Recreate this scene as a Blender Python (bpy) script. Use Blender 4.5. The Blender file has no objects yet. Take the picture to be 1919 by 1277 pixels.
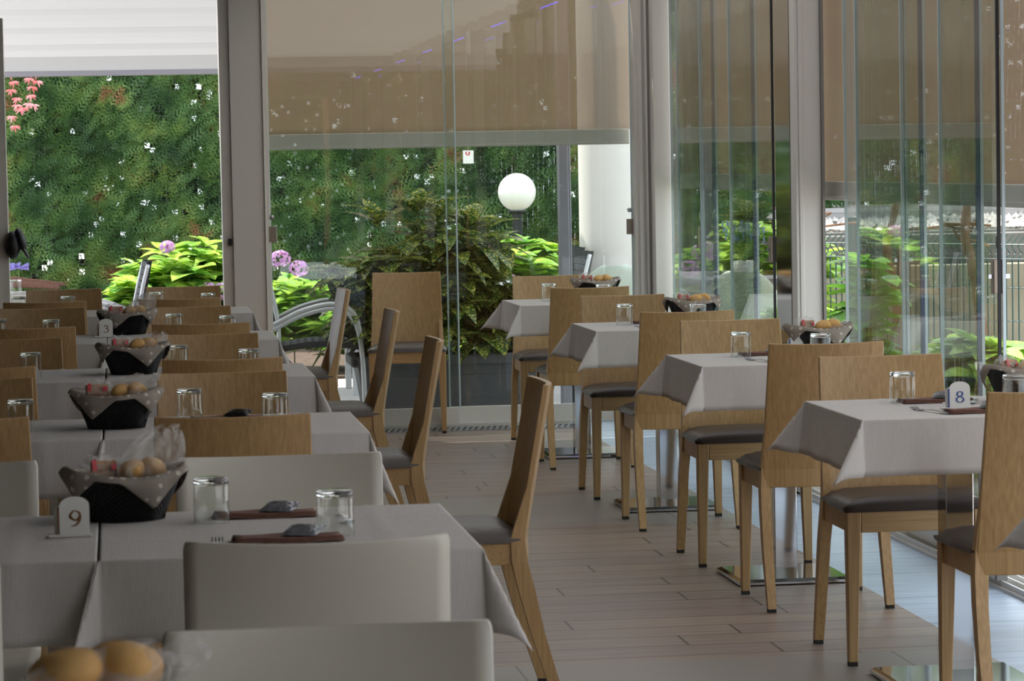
import bpy, math, random
import numpy as np
from mathutils import Vector, Matrix
random.seed(7)
S = bpy.context.scene
COL = S.collection
PI = math.pi

# ------------------------------------------------------------------ camera, sky, sun, exposure
YAW, PITCH, ROLL = .1266, .0574, -.0184
_f = Vector((math.sin(YAW)*math.cos(PITCH), math.cos(YAW)*math.cos(PITCH), -math.sin(PITCH)))
_r = Vector((math.cos(YAW), -math.sin(YAW), 0)); _u = _r.cross(_f)
_c, _s = math.cos(ROLL), math.sin(ROLL)
_R, _U = _c*_r+_s*_u, -_s*_r+_c*_u
cd = bpy.data.cameras.new('camera'); cam = bpy.data.objects.new('camera', cd); COL.objects.link(cam)
m = Matrix((( _R.x, _U.x, -_f.x, 0), (_R.y, _U.y, -_f.y, 0), (_R.z, _U.z, -_f.z, 1.5), (0, 0, 0, 1)))
cam.matrix_world = m
cd.sensor_width = 36; cd.lens = 5800/1919*36; cd.clip_start = .1; cd.clip_end = 300
cd.dof.use_dof = True; cd.dof.focus_distance = 12.5; cd.dof.aperture_fstop = 16
S.camera = cam

w = bpy.data.worlds.new('sky'); S.world = w; w.use_nodes = True
wn = w.node_tree.nodes; bg = wn['Background']
bg.inputs[0].default_value = (.84, .92, 1, 1); bg.inputs[1].default_value = 1.7
sl = bpy.data.lights.new('sun', 'SUN'); sl.energy = 6.0; sl.angle = .01; sl.color = (1, .96, .90)
so = bpy.data.objects.new('sun', sl); COL.objects.link(so)
so.rotation_euler = Vector((-.30, .40, .87)).to_track_quat('Z', 'Y').to_euler()
S.view_settings.view_transform = 'Standard'; S.view_settings.look = 'None'
S.view_settings.gamma = 1; S.view_settings.use_curve_mapping = False
S.view_settings.exposure = .83
cy = S.cycles
cy.max_bounces = 10; cy.diffuse_bounces = 5; cy.glossy_bounces = 5; cy.transmission_bounces = 10
cy.transparent_max_bounces = 32; cy.caustics_reflective = False; cy.caustics_refractive = False
cy.sample_clamp_indirect = 6; cy.use_denoising = True

# ------------------------------------------------------------------ helpers
def tag(o, label=None, cat=None, group=None, kind=None):
    if label: o['label'] = label
    if cat: o['category'] = cat
    if group: o['group'] = group
    if kind: o['kind'] = kind
    return o
def empty(name, loc=(0, 0, 0), rz=0, label=None, cat=None, group=None):
    o = bpy.data.objects.new(name, None); COL.objects.link(o); o.location = loc; o.rotation_euler = (0, 0, rz)
    o.empty_display_size = .05
    return tag(o, label, cat, group)
def copy_tree(o, parent=None, top=True):
    c = o.copy(); COL.objects.link(c); c.parent = parent
    for ch in list(o.children): copy_tree(ch, c, False)
    return c

class MB:
    def __init__(s): s.v = []; s.f = []
    def add(s, vs, fs):
        b = len(s.v); s.v += [tuple(p) for p in vs]; s.f += [tuple(i+b for i in f) for f in fs]; return s
    def hexa(s, p):
        return s.add(p, [(0, 3, 2, 1), (4, 5, 6, 7), (0, 1, 5, 4), (1, 2, 6, 5), (2, 3, 7, 6), (3, 0, 4, 7)])
    def box(s, x0, x1, y0, y1, z0, z1):
        return s.hexa([(x0, y0, z0), (x1, y0, z0), (x1, y1, z0), (x0, y1, z0), (x0, y0, z1), (x1, y0, z1), (x1, y1, z1), (x0, y1, z1)])
    def taper(s, c0, h0, c1, h1):
        a = [(c0[0]+i*h0[0], c0[1]+j*h0[1], c0[2]) for i, j in ((-1, -1), (1, -1), (1, 1), (-1, 1))]
        b = [(c1[0]+i*h1[0], c1[1]+j*h1[1], c1[2]) for i, j in ((-1, -1), (1, -1), (1, 1), (-1, 1))]
        return s.hexa(a+b)
    def grid(s, fn, nu, nv, cu=False):
        vs = [fn(i/(nu if cu else nu-1), j/(nv-1)) for j in range(nv) for i in range(nu)]
        fs = []
        for j in range(nv-1):
            for i in range(nu if cu else nu-1):
                k = (i+1) % nu
                fs.append((j*nu+i, j*nu+k, (j+1)*nu+k, (j+1)*nu+i))
        return s.add(vs, fs)
    def lathe(s, prof, n=24, c=(0, 0, 0), sx=1, sy=1):
        return s.grid(lambda u, v: (c[0]+sx*prof[round(v*(len(prof)-1))][0]*math.cos(u*2*PI), c[1]+sy*prof[round(v*(len(prof)-1))][0]*math.sin(u*2*PI), c[2]+prof[round(v*(len(prof)-1))][1]), n, len(prof), True)
    def tube(s, pts, r, n=8, cap=True):
        pts = [Vector(p) for p in pts]; rr = r if isinstance(r, (list, tuple)) else [r]*len(pts)
        rings = []; up = Vector((0, 0, 1)); pn = None
        for i, p in enumerate(pts):
            t = (pts[min(i+1, len(pts)-1)]-pts[max(i-1, 0)]).normalized()
            if pn is None: a = up if abs(t.z) < .9 else Vector((1, 0, 0)); pn = t.cross(a).normalized()
            else: pn = (pn-t*pn.dot(t)).normalized()
            b = t.cross(pn)
            rings.append([p+rr[i]*(math.cos(k*2*PI/n)*pn+math.sin(k*2*PI/n)*b) for k in range(n)])
        vs = [q for g in rings for q in g]; fs = []
        for j in range(len(pts)-1):
            for k in range(n): fs.append((j*n+k, j*n+(k+1) % n, (j+1)*n+(k+1) % n, (j+1)*n+k))
        if cap: fs += [tuple(range(n))[::-1], tuple((len(pts)-1)*n+k for k in range(n))]
        return s.add(vs, fs)
    def build(s, name, mat, parent=None, smooth=False, bevel=0, solid=0, sub=0, loc=None):
        me = bpy.data.meshes.new(name); me.from_pydata(s.v, [], s.f); me.update()
        me.materials.append(mat)
        o = bpy.data.objects.new(name, me); COL.objects.link(o); o.parent = parent
        if loc: o.location = loc
        if smooth: me.polygons.foreach_set('use_smooth', [True]*len(me.polygons))
        if solid:
            q = o.modifiers.new('solid', 'SOLIDIFY'); q.thickness = solid; q.offset = 0
        if bevel:
            q = o.modifiers.new('bevel', 'BEVEL'); q.width = bevel; q.segments = 2; q.limit_method = 'ANGLE'
        if sub:
            q = o.modifiers.new('sub', 'SUBSURF'); q.levels = sub; q.render_levels = sub
        return o
def smooth_path(pts, k=6):
    P = [Vector(p) for p in pts]; out = []
    for i in range(len(P)-1):
        a, b, c, d = P[max(i-1, 0)], P[i], P[i+1], P[min(i+2, len(P)-1)]
        for j in range(k):
            t = j/k
            out.append(.5*((2*b)+(c-a)*t+(2*a-5*b+4*c-d)*t*t+(3*b-a-3*c+d)*t**3))
    return out+[P[-1]]

# ------------------------------------------------------------------ materials
M = {}
def newmat(name):
    mt = bpy.data.materials.new(name); mt.use_nodes = True; M[name] = mt
    return mt, mt.node_tree.nodes, mt.node_tree.links
def col(h):
    h = h.lstrip('#'); return tuple(((int(h[i:i+2], 16)/255)/12.92 if int(h[i:i+2], 16)/255 < .04045 else ((int(h[i:i+2], 16)/255+.055)/1.055)**2.4) for i in (0, 2, 4))+(1,)
def basic(name, c, rough=.5, metal=0, spec=.5, noise=None, bump=None, trans=0, coat=0):
    """noise=(scale xyz, color2, amount) ; bump=(scale, strength)"""
    mt, n, l = newmat(name); b = n['Principled BSDF']
    b.inputs['Base Color'].default_value = col(c); b.inputs['Roughness'].default_value = rough
    b.inputs['Metallic'].default_value = metal; b.inputs['Specular IOR Level'].default_value = spec
    b.inputs['Coat Weight'].default_value = coat
    tc = n.new('ShaderNodeTexCoord')
    if noise:
        mp = n.new('ShaderNodeMapping'); mp.inputs['Scale'].default_value = noise[0]
        l.new(tc.outputs['Object'], mp.inputs[0])
        t = n.new('ShaderNodeTexNoise'); t.inputs['Scale'].default_value = 1; t.inputs['Detail'].default_value = 5
        l.new(mp.outputs[0], t.inputs['Vector'])
        r = n.new('ShaderNodeValToRGB'); r.color_ramp.elements[0].position = .5-noise[2]; r.color_ramp.elements[1].position = .5+noise[2]
        r.color_ramp.elements[0].color = col(c); r.color_ramp.elements[1].color = col(noise[1])
        l.new(t.outputs[0], r.inputs[0]); l.new(r.outputs[0], b.inputs['Base Color'])
    if bump:
        t2 = n.new('ShaderNodeTexNoise'); t2.inputs['Scale'].default_value = bump[0]; t2.inputs['Detail'].default_value = 3
        l.new(tc.outputs['Object'], t2.inputs['Vector'])
        bp = n.new('ShaderNodeBump'); bp.inputs['Strength'].default_value = bump[1]; bp.inputs['Distance'].default_value = .01
        l.new(t2.outputs[0], bp.inputs['Height']); l.new(bp.outputs[0], b.inputs['Normal'])
    if trans:
        tr = n.new('ShaderNodeBsdfTranslucent'); tr.inputs[0].default_value = b.inputs['Base Color'].default_value
        for lk in list(b.inputs['Base Color'].links): l.new(lk.from_socket, tr.inputs[0])
        mx = n.new('ShaderNodeMixShader'); mx.inputs[0].default_value = trans
        l.new(b.outputs[0], mx.inputs[1]); l.new(tr.outputs[0], mx.inputs[2]); l.new(mx.outputs[0], n['Material Output'].inputs[0])
    return mt
def wood_mat(name, a, bcol, axis, rough=.42):
    mt, n, l = newmat(name); b = n['Principled BSDF']; b.inputs['Roughness'].default_value = rough
    tc = n.new('ShaderNodeTexCoord'); mp = n.new('ShaderNodeMapping')
    sc = [150, 150, 150]; sc[axis] = 4; mp.inputs['Scale'].default_value = sc
    oi = n.new('ShaderNodeObjectInfo'); ad = n.new('ShaderNodeVectorMath'); ad.operation = 'ADD'
    mu = n.new('ShaderNodeVectorMath'); mu.operation = 'SCALE'; mu.inputs[0].default_value = (7, 9, 3); l.new(oi.outputs['Random'], mu.inputs['Scale'])
    l.new(tc.outputs['Object'], ad.inputs[0]); l.new(mu.outputs[0], ad.inputs[1]); l.new(ad.outputs[0], mp.inputs[0])
    t = n.new('ShaderNodeTexNoise'); t.inputs['Scale'].default_value = 1; t.inputs['Detail'].default_value = 6; l.new(mp.outputs[0], t.inputs['Vector'])
    r = n.new('ShaderNodeValToRGB'); r.color_ramp.elements[0].position = .2; r.color_ramp.elements[1].position = .8
    r.color_ramp.elements[0].color = col(a); r.color_ramp.elements[1].color = col(bcol); l.new(t.outputs[0], r.inputs[0])
    mp2 = n.new('ShaderNodeMapping'); s2 = [9, 9, 9]; s2[axis] = .6; mp2.inputs['Scale'].default_value = s2; l.new(ad.outputs[0], mp2.inputs[0])
    t2 = n.new('ShaderNodeTexNoise'); t2.inputs['Scale'].default_value = 1; l.new(mp2.outputs[0], t2.inputs['Vector'])
    hv = n.new('ShaderNodeHueSaturation'); mr = n.new('ShaderNodeMapRange'); mr.inputs['To Min'].default_value = .9; mr.inputs['To Max'].default_value = 1.1
    l.new(t2.outputs[0], mr.inputs[0]); l.new(mr.outputs[0], hv.inputs['Value']); l.new(r.outputs[0], hv.inputs['Color']); l.new(hv.outputs[0], b.inputs['Base Color'])
    bp = n.new('ShaderNodeBump'); bp.inputs['Strength'].default_value = .12; bp.inputs['Distance'].default_value = .002
    l.new(t.outputs[0], bp.inputs['Height']); l.new(bp.outputs[0], b.inputs['Normal'])
    return mt
wood_mat('oak', '#947348', '#b99768', 2)
wood_mat('oak_rail', '#98774b', '#bb996a', 0)
basic('seat_leather', '#4a403a', .42, spec=.45, bump=(60, .15))
basic('rubber', '#16140f', .7)
basic('steel', '#c9cacb', .07, 1)
basic('brushed', '#a9abb0', .28, 1)
basic('alu', '#c4c2bd', .4, .1)
basic('frame_white', '#cfcac2', .38)
basic('frame_grey', '#77736e', .5)
basic('frame_lilac', '#9a98a2', .4, .2)
basic('gasket', '#1c2436', .35)
basic('gasket_sky_tint', '#3c4d6a', .25)  # blue of the reflected sky put into the seal colour
basic('clear_edge', '#b9c9cc', .15)
basic('black', '#0a0a0b', .5)
basic('white_plastic', '#c9c4b6', .32)
basic('white_plastic_out', '#c6cfc4', .3, trans=.25)
basic('wall', '#8c857b', .8)
basic('ceiling', '#4a4641', .8)
basic('roof_fabric', '#e2e1e0', .8, trans=.21)
basic('wicker', '#0d0c0d', .4)
basic('napkin', '#6b4a3e', .85, noise=((40, 40, 40), '#7c584a', .2))
basic('foil', '#9a9ca4', .22, .45, bump=(45, .8))
basic('foil_dark', '#2c2a28', .25, .3, bump=(45, .6))
basic('bread', '#b9853f', .7, noise=((18, 18, 18), '#d9b070', .2), bump=(30, .4))
basic('bread_dark', '#8a5a34', .8, noise=((30, 30, 30), '#b58658', .2))
basic('red_print', '#b3202b', .4)
basic('card_white', '#d9d8d2', .4)
basic('card_brown', '#7a5434', .5)
basic('card_blue', '#2f4a8c', .5)
basic('cutlery', '#b8b8ba', .15, 1)
basic('planter', '#4b4b4e', .6, noise=((3, 3, 3), '#555558', .2))
basic('soil', '#3a2a20', .95, noise=((25, 25, 25), '#5a4436', .15), bump=(20, 1))
basic('paving', '#a8a2a2', .8, noise=((3, 20, 3), '#c2bcba', .2))
basic('column', '#d8d3ce', .7)
basic('lamp_globe', '#f2f2ee', .25, trans=.3)
basic('lamp_pole', '#3a3f45', .5)
basic('silver_tube', '#d2d3d7', .3, .25)
basic('weave_black', '#1b1c20', .6)
basic('weave_grey', '#4a4d56', .6)
basic('outdoor_cloth', '#b8b4b0', .8, trans=.15)
basic('awning', '#c2c1c1', .85, trans=.13)
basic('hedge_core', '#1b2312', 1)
basic('concrete', '#6e6c66', .9, noise=((2, 2, 4), '#55534c', .2))
basic('concrete_pale', '#8f8973', .9, noise=((1, 1, 3), '#7a745f', .2))
basic('rail_steel', '#9a9896', .35, .8)
basic('ballast', '#a8a19a', .95, noise=((6, 6, 6), '#cfc9c2', .2))
basic('fence_green', '#123a30', .5)
basic('bark', '#5c4433', .95, noise=((30, 30, 6), '#8c6a50', .2), bump=(40, 1))
basic('pink', '#dca2c6', .7, noise=((40, 40, 40), '#b890d8', .2), trans=.3)
basic('purple', '#8f86d0', .7)
basic('maple', '#d84a44', .5, noise=((9, 9, 9), '#e9b9bd', .2), trans=.4)
basic('hyd_leaf', '#5d9440', .22, noise=((7, 7, 7), '#c3dc62', .14), trans=.45)
basic('hyd_leaf_dark', '#5c9a3c', .3, noise=((6, 6, 6), '#9ccc4c', .2), trans=.45)
basic('stem', '#6c7a3a', .7)
basic('lavender', '#6f86a8', .7)

# speckled aucuba leaf
mt, n, l = newmat('aucuba'); b = n['Principled BSDF']; b.inputs['Roughness'].default_value = .35
tc = n.new('ShaderNodeTexCoord'); v = n.new('ShaderNodeTexNoise'); v.inputs['Scale'].default_value = 70; v.inputs['Detail'].default_value = 2
r = n.new('ShaderNodeValToRGB'); r.color_ramp.elements[0].position = .52; r.color_ramp.elements[0].color = col('#3c5e22'); r.color_ramp.elements[1].position = .6; r.color_ramp.elements[1].color = col('#cfc55c')
l.new(tc.outputs['Object'], v.inputs['Vector']); l.new(v.outputs[0], r.inputs[0]); l.new(r.outputs[0], b.inputs['Base Color'])
tr = n.new('ShaderNodeBsdfTranslucent'); l.new(r.outputs[0], tr.inputs[0]); mx = n.new('ShaderNodeMixShader'); mx.inputs[0].default_value = .35
l.new(b.outputs[0], mx.inputs[1]); l.new(tr.outputs[0], mx.inputs[2]); l.new(mx.outputs[0], n['Material Output'].inputs[0])
# hedge foliage: green with rusty patches
mt, n, l = newmat('cypress'); b = n['Principled BSDF']; b.inputs['Roughness'].default_value = .6
tc = n.new('ShaderNodeTexCoord'); v = n.new('ShaderNodeTexNoise'); v.inputs['Scale'].default_value = 2.6; v.inputs['Detail'].default_value = 6
r = n.new('ShaderNodeValToRGB'); e = r.color_ramp.elements
e[0].position = .36; e[0].color = col('#33522e'); e[1].position = .5; e[1].color = col('#567a40')
q = e.new(.61); q.color = col('#809a50'); q = e.new(.67); q.color = col('#a06c4e')
l.new(tc.outputs['Object'], v.inputs['Vector']); l.new(v.outputs[0], r.inputs[0]); l.new(r.outputs[0], b.inputs['Base Color'])
tr = n.new('ShaderNodeBsdfTranslucent'); l.new(r.outputs[0], tr.inputs[0]); mx = n.new('ShaderNodeMixShader'); mx.inputs[0].default_value = .35
l.new(b.outputs[0], mx.inputs[1]); l.new(tr.outputs[0], mx.inputs[2]); l.new(mx.outputs[0], n['Material Output'].inputs[0])

# pane: thin glass, mirror by Fresnel, no refraction
def pane(name, tint, gloss_rough=0.0):
    mt, n, l = newmat(name); n.remove(n['Principled BSDF'])
    ge = n.new('ShaderNodeNewGeometry'); mi = n.new('ShaderNodeMix'); mi.data_type = 'FLOAT'
    mi.inputs[2].default_value = 1.5; mi.inputs[3].default_value = 1/1.5; l.new(ge.outputs['Backfacing'], mi.inputs[0])
    fr = n.new('ShaderNodeFresnel'); l.new(mi.outputs[0], fr.inputs['IOR'])
    t = n.new('ShaderNodeBsdfTransparent'); t.inputs[0].default_value = tint
    g = n.new('ShaderNodeBsdfGlossy'); g.inputs['Roughness'].default_value = gloss_rough
    mx = n.new('ShaderNodeMixShader'); l.new(fr.outputs[0], mx.inputs[0]); l.new(t.outputs[0], mx.inputs[1]); l.new(g.outputs[0], mx.inputs[2])
    l.new(mx.outputs[0], n['Material Output'].inputs[0]); return mt
pane('pane', (.93, .955, .935, 1))
pane('thin_glass', (.975, .985, .975, 1))
# tumbler glass
mt, n, l = newmat('glass'); b = n['Principled BSDF']
b.inputs['Base Color'].default_value = (.97, 1, .98, 1); b.inputs['Roughness'].default_value = .01; b.inputs['Transmission Weight'].default_value = 1; b.inputs['IOR'].default_value = 1.5
# cellophane
mt, n, l = newmat('cellophane'); b = n['Principled BSDF']; b.inputs['Base Color'].default_value = (.75, .73, .7, 1); b.inputs['Roughness'].default_value = .18
tc = n.new('ShaderNodeTexCoord'); v = n.new('ShaderNodeTexNoise'); v.inputs['Scale'].default_value = 40; l.new(tc.outputs['Object'], v.inputs['Vector'])
bp = n.new('ShaderNodeBump'); bp.inputs['Distance'].default_value = .02; l.new(v.outputs[0], bp.inputs['Height']); l.new(bp.outputs[0], b.inputs['Normal'])
t = n.new('ShaderNodeBsdfTransparent'); mx = n.new('ShaderNodeMixShader'); mx.inputs[0].default_value = .25
l.new(t.outputs[0], mx.inputs[1]); l.new(b.outputs[0], mx.inputs[2]); l.new(mx.outputs[0], n['Material Output'].inputs[0])
# screen blind: woven fabric that lets some light through
mt, n, l = newmat('screen'); b = n['Principled BSDF']; b.inputs['Roughness'].default_value = .8
tc = n.new('ShaderNodeTexCoord'); mp = n.new('ShaderNodeMapping'); mp.inputs['Scale'].default_value = (400, 400, 60); v = n.new('ShaderNodeTexNoise'); v.inputs['Scale'].default_value = 1
l.new(tc.outputs['Object'], mp.inputs[0]); l.new(mp.outputs[0], v.inputs['Vector'])
r = n.new('ShaderNodeValToRGB'); r.color_ramp.elements[0].color = col('#8f7762'); r.color_ramp.elements[1].color = col('#a58b74'); l.new(v.outputs[0], r.inputs[0]); l.new(r.outputs[0], b.inputs['Base Color'])
tr = n.new('ShaderNodeBsdfTranslucent'); l.new(r.outputs[0], tr.inputs[0]); mx = n.new('ShaderNodeMixShader'); mx.inputs[0].default_value = .22
t = n.new('ShaderNodeBsdfTransparent'); mx2 = n.new('ShaderNodeMixShader'); mx2.inputs[0].default_value = .12
l.new(b.outputs[0], mx.inputs[1]); l.new(tr.outputs[0], mx.inputs[2]); l.new(mx.outputs[0], mx2.inputs[1]); l.new(t.outputs[0], mx2.inputs[2]); l.new(mx2.outputs[0], n['Material Output'].inputs[0])
# tablecloth linen
def linen(name, a, c, stripes=False):
    mt, n, l = newmat(name); b = n['Principled BSDF']; b.inputs['Roughness'].default_value = .85; b.inputs['Specular IOR Level'].default_value = .2
    tc = n.new('ShaderNodeTexCoord'); mp = n.new('ShaderNodeMapping'); mp.inputs['Scale'].default_value = (350, 30, 30); v = n.new('ShaderNodeTexNoise'); v.inputs['Scale'].default_value = 1
    l.new(tc.outputs['Object'], mp.inputs[0]); l.new(mp.outputs[0], v.inputs['Vector'])
    r = n.new('ShaderNodeValToRGB'); r.color_ramp.elements[0].color = col(a); r.color_ramp.elements[1].color = col(c); l.new(v.outputs[0], r.inputs[0])
    out = r.outputs[0]
    if stripes:
        vo = n.new('ShaderNodeTexVoronoi'); vo.inputs['Scale'].default_value = 42; vo.inputs['Randomness'].default_value = .15; l.new(tc.outputs['Object'], vo.inputs['Vector'])
        cr = n.new('ShaderNodeMath'); cr.operation = 'LESS_THAN'; cr.inputs[1].default_value = .25; l.new(vo.outputs['Distance'], cr.inputs[0])
        mc = n.new('ShaderNodeMix'); mc.data_type = 'RGBA'; l.new(cr.outputs[0], mc.inputs[0]); l.new(out, mc.inputs[6]); mc.inputs[7].default_value = col('#cfc6b8'); out = mc.outputs[2]
    l.new(out, b.inputs['Base Color'])
    bp = n.new('ShaderNodeBump'); bp.inputs['Strength'].default_value = .25; bp.inputs['Distance'].default_value = .002; l.new(v.outputs[0], bp.inputs['Height']); l.new(bp.outputs[0], b.inputs['Normal'])
    tr = n.new('ShaderNodeBsdfTranslucent'); l.new(out, tr.inputs[0]); mx = n.new('ShaderNodeMixShader'); mx.inputs[0].default_value = .15
    l.new(b.outputs[0], mx.inputs[1]); l.new(tr.outputs[0], mx.inputs[2]); l.new(mx.outputs[0], n['Material Output'].inputs[0])
linen('cloth', '#cbc6c1', '#dad6d2')
linen('liner', '#8f857a', '#9d9388', True)
# floor: wood-look planks running across, bands of stone slabs, slate strip by the windows with daylight blue in its colour
mt, n, l = newmat('floor'); b = n['Principled BSDF']; b.inputs['Roughness'].default_value = .38
tc = n.new('ShaderNodeTexCoord'); sep = n.new('ShaderNodeSeparateXYZ'); l.new(tc.outputs['Object'], sep.inputs[0])
def brick(w_, h_, c1, c2, mort, msize, off=.5):
    q = n.new('ShaderNodeTexBrick'); q.inputs['Scale'].default_value = 1; q.inputs['Brick Width'].default_value = w_; q.inputs['Row Height'].default_value = h_
    q.inputs['Mortar Size'].default_value = msize; q.inputs['Color1'].default_value = col(c1); q.inputs['Color2'].default_value = col(c2); q.inputs['Mortar'].default_value = col(mort); q.offset = off
    l.new(tc.outputs['Object'], q.inputs['Vector']); return q
pk = brick(1.2, .195, '#8d7b6d', '#83726a', '#453a33', .005, 0)
rw = n.new('ShaderNodeMath'); rw.operation = 'DIVIDE'; rw.inputs[1].default_value = .195; l.new(sep.outputs['Y'], rw.inputs[0])
rf = n.new('ShaderNodeMath'); rf.operation = 'FLOOR'; l.new(rw.outputs[0], rf.inputs[0])
wnz = n.new('ShaderNodeTexWhiteNoise'); wnz.noise_dimensions = '1D'; l.new(rf.outputs[0], wnz.inputs['W'])
rm = n.new('ShaderNodeMath'); rm.operation = 'MULTIPLY_ADD'; rm.inputs[1].default_value = 1.2; l.new(wnz.outputs['Value'], rm.inputs[0]); l.new(sep.outputs['X'], rm.inputs[2])
cb_ = n.new('ShaderNodeCombineXYZ'); l.new(rm.outputs[0], cb_.inputs[0]); l.new(sep.outputs['Y'], cb_.inputs[1]); l.new(cb_.outputs[0], pk.inputs['Vector'])
st = brick(1.15, 1.15, '#8a8178', '#867d75', '#5a5049', .004, 0)
sb = brick(.6, .6, '#9fafc2', '#a6b5c6', '#5c6670', .004, 0)  # grey slate, brightened and blued here to carry the daylight from outside
mp = n.new('ShaderNodeMapping'); mp.inputs['Scale'].default_value = (2.5, 45, 1); l.new(tc.outputs['Object'], mp.inputs[0])
gr = n.new('ShaderNodeTexNoise'); gr.inputs['Scale'].default_value = 1; gr.inputs['Detail'].default_value = 7; l.new(mp.outputs[0], gr.inputs['Vector'])
mr = n.new('ShaderNodeMapRange'); mr.inputs['From Min'].default_value = .3; mr.inputs['From Max'].default_value = .7; mr.inputs['To Min'].default_value = .74; mr.inputs['To Max'].default_value = 1.22; l.new(gr.outputs[0], mr.inputs[0])
hv = n.new('ShaderNodeHueSaturation'); l.new(pk.outputs[0], hv.inputs['Color']); l.new(mr.outputs[0], hv.inputs['Value'])
hv2 = n.new('ShaderNodeHueSaturation'); l.new(sb.outputs[0], hv2.inputs['Color']); l.new(mr.outputs[0], hv2.inputs['Value'])
# stone band where Y in [12.62,13.74] + k*4.65
ad = n.new('ShaderNodeMath'); ad.operation = 'ADD'; ad.inputs[1].default_value = 46.5-12.60; l.new(sep.outputs['Y'], ad.inputs[0])
md = n.new('ShaderNodeMath'); md.operation = 'MODULO'; md.inputs[1].default_value = 4.65; l.new(ad.outputs[0], md.inputs[0])
lt = n.new('ShaderNodeMath'); lt.operation = 'LESS_THAN'; lt.inputs[1].default_value = 1.14; l.new(md.outputs[0], lt.inputs[0])
m1 = n.new('ShaderNodeMix'); m1.data_type = 'RGBA'; l.new(lt.outputs[0], m1.inputs[0]); l.new(hv.outputs[0], m1.inputs[6]); l.new(st.outputs[0], m1.inputs[7])
gt = n.new('ShaderNodeMath'); gt.operation = 'GREATER_THAN'; gt.inputs[1].default_value = 2.56; l.new(sep.outputs['X'], gt.inputs[0])
m2 = n.new('ShaderNodeMix'); m2.data_type = 'RGBA'; l.new(gt.outputs[0], m2.inputs[0]); l.new(m1.outputs[2], m2.inputs[6]); l.new(hv2.outputs[0], m2.inputs[7])
l.new(m2.outputs[2], b.inputs['Base Color'])
bp = n.new('ShaderNodeBump'); bp.inputs['Strength'].default_value = .25; bp.inputs['Distance'].default_value = .002; l.new(gr.outputs[0], bp.inputs['Height']); l.new(bp.outputs[0], b.inputs['Normal'])
def emit(name, c, s):
    mt, n, l = newmat(name); n.remove(n['Principled BSDF']); e = n.new('ShaderNodeEmission'); e.inputs[0].default_value = col(c); e.inputs[1].default_value = s; l.new(e.outputs[0], n['Material Output'].inputs[0])
emit('led', '#5a48ff', 6)
emit('lamp_light', '#fff0dc', 6)

# ------------------------------------------------------------------ room shell
def struct(name, mb, mat, **k):
    o = mb.build(name, M[mat], **k); o['kind'] = 'structure'; return o
YW = 17.62           # plane of the far glass wall
XR = 3.02            # plane of the right glass wall
ZC = 2.62
struct('floor', MB().box(-3.3, 3.0, -6, YW+.02, -.08, 0), 'floor')
o = struct('ceiling', MB().box(-3.3, 3.3, -6, 2, ZC, ZC+.15).box(-3.3, .95, 2, YW+.1, ZC, ZC+.15), 'ceiling')
struct('ceiling', MB().grid(lambda u, v: (.95+2.35*u, 2+(YW+.1-2)*v, ZC+.05+.04*abs(math.sin(v*36*PI/2))), 2, 181), 'roof_fabric')
struct('ceiling', MB().box(-3.3, 3.3, YW-.02, YW+.1, ZC-.02, ZC+.15).box(3.0, 3.3, 2, YW, ZC-.02, ZC+.15), 'frame_white')
struct('wall_left', MB().box(-3.4, -3.3, -6, YW+.1, 0, ZC), 'wall')
wb = MB().box(-3.3, -2.6, -6.1, -6, 0, ZC).box(-2.6, 3.0, -6.1, -6, 2.4, ZC)
struct('wall_back', wb, 'wall')
struct('ground_terrace', MB().box(-12, 14, YW+.02, 60, -.1, -.01).box(3.3, 14, -8, YW+.02, -.1, -.01), 'paving')
sill = MB().box(2.985, 3.24, -6, YW, -.005, .012)
for x in (3.0, 3.045, 3.09, 3.135, 3.18, 3.22): sill.box(x-.004, x+.004, -6, YW, .012, .03)
struct('trim_1', sill, 'alu')
# far left solid infill left of the open doorway (outside the frame)
struct('wall_far', MB().box(-3.3, -.66, YW, YW+.12, 0, ZC), 'frame_white')
# big column between doorway and far window
pc = MB().box(.66, .845, YW-.06, YW+.16, 0, ZC).box(.60, .66, YW-.02, YW+.12, 0, ZC).box(.845, .872, YW-.03, YW+.10, 0, ZC).box(.838, .846, YW-.075, YW-.055, 0, ZC)
o = struct('trim_2', pc, 'frame_white', bevel=.004)
tag(MB().box(.628, .652, YW-.045, YW-.02, 1.06, 1.10).build('door_stop', M['black'], bevel=.004), 'small black door stop on the left edge of the wide white column', 'door stop')
# far left frame post
struct('trim_3', MB().box(-.66, -.598, YW-.02, YW+.06, 0, 2.36).box(-.72, -.66, YW-.05, YW, 0, ZC), 'frame_white', bevel=.003)
# right corner posts
cp = MB()
for i, (a, b_, d) in enumerate(((2.962, 2.985, .07), (2.985, 3.005, .10), (3.005, 3.022, .08), (3.022, 3.035, .10))): cp.box(a, b_, YW-d, YW+.05, 0, ZC)
struct('trim_4', cp, 'frame_white')
struct('trim_5', MB().box(3.035, 3.05, YW-.10, YW, 0, ZC), 'frame_grey')
struct('trim_6', MB().box(3.05, 3.145, YW-.22, YW-.02, 0, ZC), 'frame_white', bevel=.003)
# post between the two bays of the right wall and the ones nearer the camera
def bay_post(y, k):
    struct('trim_%d' % k, MB().box(2.985, 3.0, y+.12, y+.42, 0, ZC), 'steel')
    struct('trim_%d' % (k+1), MB().box(2.985, 3.0, y, y+.10, 0, ZC).box(3.0, 3.02, y-.005, y+.05, 0, ZC).box(3.005, 3.10, y, y+.40, 0, ZC), 'frame_white', bevel=.003)
    struct('trim_%d' % (k+2), MB().box(2.987, 3.004, y+.05, y+.12, 0, ZC).box(3.10, 3.112, y-.02, y+.3, 0, ZC), 'frame_grey')
for k, y in enumerate((13.42, 9.05, 4.6, .2, -4.0)): bay_post(y, 7+3*k)
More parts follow.
